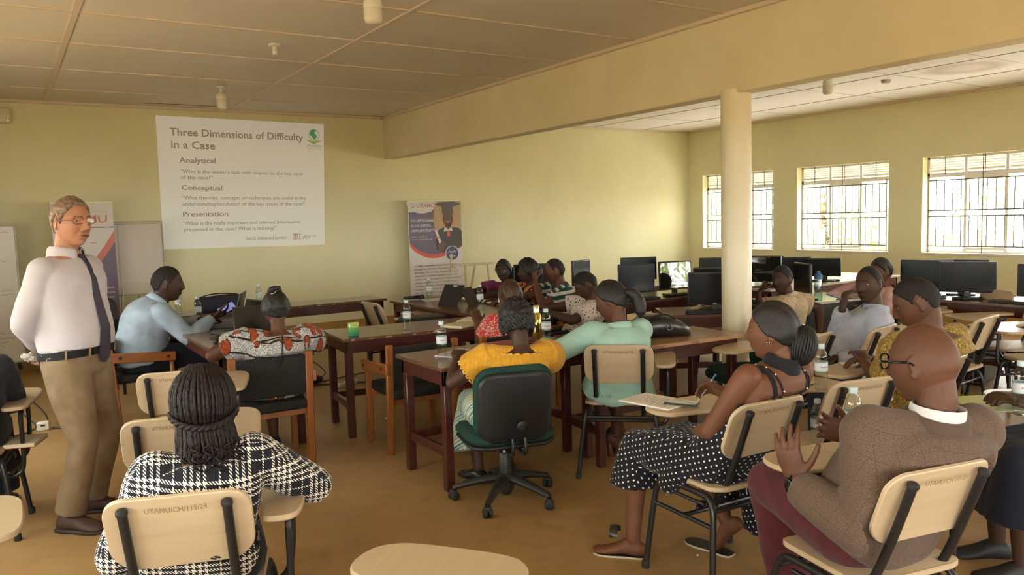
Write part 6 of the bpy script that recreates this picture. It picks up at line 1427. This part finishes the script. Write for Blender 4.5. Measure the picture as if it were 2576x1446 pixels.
# ---------------------------------------------------------------- 13 pale blue shirt
J = person('older man in a pale blue shirt, hand at his mouth, turned towards the camera', SK_D, (4.655, 3.11, .55), (4.815, 3.07, 1.205), -22, -42, (-92, 2, 0), 1.02, 1.08, 'm', arms=dict(R=dict(w=(4.615, 3.13, .935), pole=(-.6, .5, -1), hd=(.25, -.05, .85), pn=(.8, -.4, .2), curl=(50, 60, 35)), L=dict(w=(4.40, 3.03, .645), pole=(.3, -.9, -.5), hd=(-.7, .3, -.3))), legs=dict(L=dict(a=(4.28, 3.42, .085), toe=dv(-35)), R=dict(a=(4.50, 3.55, .085), toe=dv(-25))), chair=(4.67, 3.17, -9, 't'), slouch=.05, voxel=.006, nose=1.35, belly=.03)
shirt(J, 'shirt', solid('pale_blue_shirt', (.36, .38, .48), (.44, .46, .55), rough=.7), 'long', .018, -.12, .958, .022, amp=.008, freq=22, seed=21); collar(J, solid('pale_blue_collar', (.40, .44, .56)), .068, .044); trousers(J, 'trousers', M_dkcloth, .016, amp=.004); shoes(J, M_rubber); hair(J, HAIR_S, .004, LINE_RECEDE); eyes(J, y=.0735); brows(J, HAIR_S)
pen('pen', tuple(J.hand['R'][0]+V(.03, -.03, .05)), tuple(J.hand['R'][0]+V(-.09, .05, .10)), 'pen sticking out of the hand at the mouth of the pale blue shirt man', plain('blue_pen', (.05, .06, .2), .4))
# ---------------------------------------------------------------- 14 pink
J = person('person in pink leaning over a desk, head just behind the man in pale blue', SK_M, (6.98, 4.70, .55), (6.95, 4.32, 1.110), -70, -72, (-70, 8, 0), .97, 1.05, 'm', arms=dict(L=dict(w=(6.70, 4.36, .66), pole=(.3, -1, -.3)), R=dict(w=(6.72, 4.80, .66), pole=(0, 1, -.2))), slouch=.05, voxel=.008)
shirt(J, 'shirt', solid('pink_shirt', (.52, .30, .30), (.58, .36, .35)), 'long', .018, -.1, .955, .02, amp=.006, seed=22); trousers(J, 'trousers', M_dkcloth, amp=0); shoes(J, M_rubber); hair(J, HAIR, .014)
# ---------------------------------------------------------------- 15 gold print
J = person('man in a brown and gold print shirt with his head bowed, writing', SK_M, (4.02, 2.275, .55), (3.905, 2.285, 1.222), -10, 14, (-34, 24, 0), 1.06, 1.2, 'm', arms=dict(R=dict(w=(4.10, 2.56, .735), pole=(1, -.4, -.4)), L=dict(w=(3.98, 2.55, .735), pole=(-.4, -.5, -.8))), chair=(3.92, 2.34, -8, 't'), hs=1.12, neck=.8, slouch=.05, voxel=.0055, nose=1.2)
MG = cloth_mat('gold_print', lambda t, uv: t.ramp(t.noise(uv, 55, 4, .65, 1.8), [(.36, (.10, .055, .012)), (.48, (.26, .155, .025)), (.60, (.42, .29, .07)), (.66, (.55, .45, .22))]), .75); shirt(J, 'shirt', MG, .65, .016, -.12, .915, .018, amp=.005, seed=23); trousers(J, 'trousers', M_dkcloth, amp=0); shoes(J, M_rubber); hair(J, HAIR_S, .0035, LINE); eyes(J)
pen('pen', (4.045, 2.66, .705), (3.97, 2.60, .80), 'blue pen in the hand of the man in gold print', plain('bright_blue_pen', (.03, .12, .45), .35))
# ---------------------------------------------------------------- 16 polka dots
J = person('woman with braided hair in a bun wearing a black and white polka dot dress', SK_B, (2.585, 2.30, .545), (2.672, 2.140, 1.213), -12, 4, (-26, 3, 0), 1.0, 1.08, 'f', neck=.76,
    arms=dict(L=dict(w=(2.56, 2.47, .60), pole=(-.75, -.45, -.35), hd=(.5, .5, -.3)), R=dict(w=(2.76, 2.44, .755), pole=(1, -.3, -.5), hd=(-.35, .8, .25), pn=(-.7, -.2, -.6), curl=(45, 50, 30))),
    legs=dict(L=dict(a=(2.375, 2.69, .088), pole=dv(2)+Z, toe=(-.62, .78, 0)), R=dict(a=(2.73, 2.45, .175), toe=(-.12, 1, 0), lift=48, pole=dv(10)+Z*.8)), chair=(2.585, 2.335, 4, 't'), slouch=.05, voxel=.005, barefoot=True)
MD = dots('polka_dots', (.010, .010, .016), (.72, .68, .60), 40, .165, 45); MDK = solid('black_collar_cloth', (.012, .012, .015))
m = MB(); m.loft(J.trings([-.14, -.05, .08, .2, .32, .44, .55, .62], .014, 28, lambda t: .012)); cloth(J, m, 'dress_top', MD, amp=.006, freq=26, seed=25, voxel=.006)
kL, kR = J.leg['L'][1], J.leg['R'][1]; hp_ = J.leg['R'][0]; fwd = dv(-12); rgt = rv(-12)
skirt(J, 'dress_skirt', MD, .020, .42, .032, [([hp_+rgt*.02, hp_+rgt*.11-Z*.08, hp_+rgt*.16-Z*.24, hp_+rgt*.17-Z*.36], [.09, .09, .085, .075]), ([hp_+fwd*.16, hp_+fwd*.17+rgt*.09-Z*.07, hp_+fwd*.15+rgt*.13-Z*.20, hp_+fwd*.13+rgt*.14-Z*.28], [.09, .08, .07, .06]), ([J.leg['L'][0]+fwd*.1, J.leg['L'][0]+fwd*.14-rgt*.05-Z*.06, J.leg['L'][0]+fwd*.2-rgt*.05-Z*.12], [.09, .08, .05]), ([kL+Z*.02, (kL+kR)/2-Z*.05, (kL+kR)/2-Z*.14], [.08, .07, .05])], amp=.009, freq=30, seed=26, voxel=.006, smooth=5, stretch=(1.3, 1.3, .7))
c, rt, fw, T = J.frame(.985); m = MB(); a = np.linspace(0, 2*math.pi, 40); m.loft([c+(r_*np.cos(a))[:, None]*rt+(r_*1.02*np.sin(a))[:, None]*fw+T*z_ for r_, z_ in ((.062, -.012), (.060, .038), (.064, .042), (.070, .030), (.080, -.022), (.076, -.024))], caps=False); part(J, m, 'collar', MDK)
from mathutils.bvhtree import BVHTree
bo_ = [o for o in J.root.children if o.name.startswith('body')][0].data; bv_ = BVHTree.FromPolygons([tuple(v) for v in getco(bo_)], [tuple(p.vertices) for p in bo_.polygons])
def strap(pts, wid, name, mat, beads=False):
    c, rt, fw, T = J.frame(.90); ps = []; par = None
    for x, y, z in catmull([V(*p) for p in pts], 4):
        q = c+rt*x+fw*y+T*z-J.org; co_, no_, ix, ds = bv_.find_nearest(Vector(q)); ps.append(np.array(co_)+np.array(no_)*.003+J.org)
    m = MB(); m.tube(ps, wid, 8, 0, .32, up=dv(2)); par = part(J, m, name, mat)
    if beads:
        m = MB()
        for p in ps[2::3]: m.ell(p-dv(2)*.004+Z*.001, (.0042,)*3, None, 8, 6)
        part(J, m, 'pearl_bead', plain('pearl', (.75, .72, .66), .2), par)
for s_ in (-1, 1):
    strap([(s_*.09, .10, -.12), (s_*.105, .07, -.02), (s_*.112, .0, .05), (s_*.110, -.07, .0), (s_*.100, -.11, -.10), (s_*.090, -.12, -.20)], .010, 'shoulder_strap', MDK)
    strap([(s_*.085, .10, -.10), (s_*.095, .06, .0), (s_*.098, .0, .05), (s_*.085, -.07, .01), (s_*.055, -.11, -.09), (s_*.025, -.12, -.19)], .0065, 'beaded_strap', MDK, True)
for k, lift in (('L', 0), ('R', 0)):
    A = J.leg[k][2]; f = norm(J.toe[k][0]); sd = norm(np.cross(f, Z)); base = A-f*.0; m = MB(); off = V(0, 0, 0) if k == 'L' else f*.03; sh_ = []
    pl = [(-.07, .0), (-.065, .028), (-.03, .036), (.04, .036), (.11, .047), (.16, .042), (.185, .025), (.192, 0)]
    sh_ = [tuple((A+off)[:2]+f[:2]*t+sd[:2]*w_) for t, w_ in pl]+[tuple((A+off)[:2]+f[:2]*t-sd[:2]*w_) for t, w_ in pl[::-1]][1:-1]
    m = MB(); m.prism(sh_, .0, .013, .003, 0); fo = part(J, m, 'flip_flop', [plain('cream_sole', (.50, .42, .30), .7), M_leather]); m = MB(); m.prism([(x, y) for x, y in sh_], .0125, .0145, 0); part(J, m, 'insole', M_leather, fo); m = MB()
    cc = A+off+f*.085; m.tube([cc+sd*.044*math.cos(t)*1.02+V(0, 0, .014+.040*math.sin(t)) for t in np.linspace(0, math.pi, 14)], .020, 8, 0, .18, up=V(0, 0, 1)); part(J, m, 'toe_strap', M_leather, fo)
q, f_ = hair_shell(.010, LINE_F, 120, 84, 0, 1, 34); m = MB(); m.add(q, f_); hpart(J, m, 'hair', HAIR, 180)
m = MB(); bc = V(.010, -.112, -.062); m.ell(bc, (.058, .052, .078), rotm(15, 0, 0), 24, 16)
for i in range(30):
    a0 = i*2*math.pi/30; ps = [bc+V(.061*math.sin(t)*math.cos(a0), .055*math.sin(t)*math.sin(a0), .081*math.cos(t)) for t in np.linspace(.15, 2.9, 14)]; ps = [bc+rotm(15, 0, 40) @ (p-bc) for p in ps]; m.tube(ps, .0052, 6)
m.tube([V(.008, -.092, -.010)+.040*V(math.cos(t), .25*math.sin(t), math.sin(t)) for t in np.linspace(0, 6.28, 30)], .011, 8); hpart(J, m, 'braided_bun', HAIR, 180)
m = MB()
for x, z in ((.034, .040), (.040, .030), (.028, .032)): m.ell((x+.012, -.112, z-.022), (.006, .006, .006), None, 10, 8)
hpart(J, m, 'hair_beads', plain('pearl', (.75, .72, .66), .2)); eyes(J)
m = MB()
for sg in (-1, 1): m.tube([(sg*.0785, -.004+.004*math.cos(t), -.040+.006*math.sin(t)) for t in np.linspace(0, 6.28, 14)], .0010, 5); m.ell((sg*.0788, .008, -.036), (.0026,)*3, None, 8, 6)
hpart(J, m, 'earring', plain('silver', (.7, .7, .68), .2, .5, 1))
w_ = J.hand['R'][0]; pen('pen', tuple(w_+V(-.075, .135, -.045)), tuple(w_+V(-.035, .055, .095)), 'clear pen with a blue end in the hand of the polka dot woman', M_clearpen, plain('blue_end', (.03, .08, .4), .35))
# ---------------------------------------------------------------- 17 brown tweed jacket
J = person('bald man with glasses in a brown tweed jacket, gesturing with both hands', SK_M, (2.34, 1.47, .565), (2.430, 1.372, 1.226), 4, 24, (-3, 7, 0), 1.06, 1.12, 'm',
    arms=dict(L=dict(w=(2.135, 1.61, .700), pole=(-.25, -1, -.8), hd=(-.12, .22, 1), pn=(.9, .2, 0), curl=(12, 16, 10), spread=7, thumb=(48, .25)), R=dict(w=(2.56, 1.69, .770), pole=(.8, -.3, -.9), hd=(-.75, .30, .30), pn=(-.35, -.75, .1), curl=(18, 22, 14), spread=9, thumb=(40, .4))),
    legs=dict(L=dict(a=(2.51, 1.92, .135), pole=dv(0)+Z*1.3, toe=dv(-12)), R=dict(a=(2.79, 1.93, .13), pole=dv(10)+Z*1.3, toe=dv(5))), chair=(2.335, 1.484, 12, 't'), slouch=.02, voxel=.0045, belly=.02, hs=1.07, nose=1.3, fat=.7)
MT = cloth_mat('brown_tweed', tweed, .9, 700, .25); shirt(J, 'jacket', MT, 'long', .026, -.20, .940, .016, 1.06, amp=.006, freq=17, seed=31, voxel=.0065)
collar(J, MT, .078, .026, name='jacket_collar', drop=.030, open_=False)
c, rt, fw, T = J.frame(.99); m = MB(); a = np.linspace(0, 2*math.pi, 40); m.loft([c+J.S*((r_*np.cos(a))[:, None]*rt+(r_*1.04*np.sin(a))[:, None]*fw+(z_-.012*np.sin(a))[:, None]*T) for r_, z_ in ((.070, -.02), (.0675, .034), (.071, .037), (.074, .030), (.078, -.02))], caps=False); part(J, m, 'shirt_collar', solid('white_shirt', (.66, .64, .62)))
for k in 'LR':
    s0, e, w_ = J.arm[k]; d = norm(w_-e); m = MB(); m.tube([w_-d*.03, w_-d*.004], [.039, .038], 20); part(J, m, 'shirt_cuff', solid('white_cuff', (.66, .64, .62)))
trousers(J, 'trousers', solid('maroon_trousers', (.070, .012, .016), (.095, .018, .022)), .016, .97, .02, amp=.005, freq=20, seed=32, voxel=.007); shoes(J, M_leather)
s0, e, w_ = J.arm['L']; d = norm(w_-e); hd_, pn_, sd_ = J.hand['L'][1:]; m = MB(); x = norm(np.cross(d, pn_)); y = np.cross(d, x); wc = w_+d*.010
m.tube([wc+.0335*(x*math.cos(t)+y*math.sin(t)*.8) for t in np.linspace(0, 6.283, 30)], .011, 8, 0, .25, up=d); wo = part(J, m, 'watch', M_plastic); m = MB(); m.box(wc-pn_*.030, (.036, .042, .012), np.array([norm(np.cross(d, pn_)), d, -pn_]).T, .004, 2); part(J, m, 'watch_case', plain('dark_steel', (.05, .05, .05), .25, .5, .8), wo)
spectacles(J, plain('black_frame', (.006, .006, .006), .25), .031, .023, .106, .0030); eyes(J)
# ---------------------------------------------------------------- 18 navy at the right edge, 19 left edge
J = person('person in a navy skirt and muted floral sleeve, hands in the lap', SK_D, (3.92, 1.34, .55), (4.02, 1.30, 1.25), -48, -48, (-50, 15, 0), 1.0, 1.1, 'f', arms=dict(L=dict(w=(3.66, 1.60, .69), pole=(-.3, -1, -.4), hd=(-.2, .8, .2)), R=dict(w=(3.72, 1.72, .715), pole=(.6, .5, -.7), hd=(-.6, .1, .1))), voxel=.0065)
MFS = cloth_mat('muted_floral', lambda t, uv: t.ramp(t.noise(uv, 60, 4, .7, 2), [(.35, (.05, .03, .03)), (.5, (.26, .18, .14)), (.62, (.40, .26, .22))]), .8); shirt(J, 'blouse', MFS, .96, .018, -.12, .95, .02, amp=.006, seed=33); skirt(J, 'skirt', M_dkcloth, .03, .55, .05, [([J.leg['L'][0]-Z*.02, J.leg['L'][1]-Z*.08], [.11, .10])], amp=.006); shoes(J, M_rubber); hair(J, HAIR, .014, LINE_F)
J = person('person in dark clothes cut off by the photo edge, only an elbow showing', SK_D, (-.235, 5.0, .55), (-.23, 4.99, 1.22), 5, 10, (5, 10, 0), 1.0, 1.1, 'm', arms=dict(R=dict(w=(-.10, 5.32, .66), pole=(.6, -.8, -.5)), L=dict(w=(-.35, 5.3, .66), pole=(-1, -.5, -.5))), voxel=.008)
shirt(J, 'jacket', solid('charcoal_jacket', (.020, .020, .024)), 'long', .022, -.16, .95, .02, amp=.006, seed=34); trousers(J, 'trousers', M_dkcloth, amp=0); shoes(J, M_rubber); hair(J, HAIR, .008)
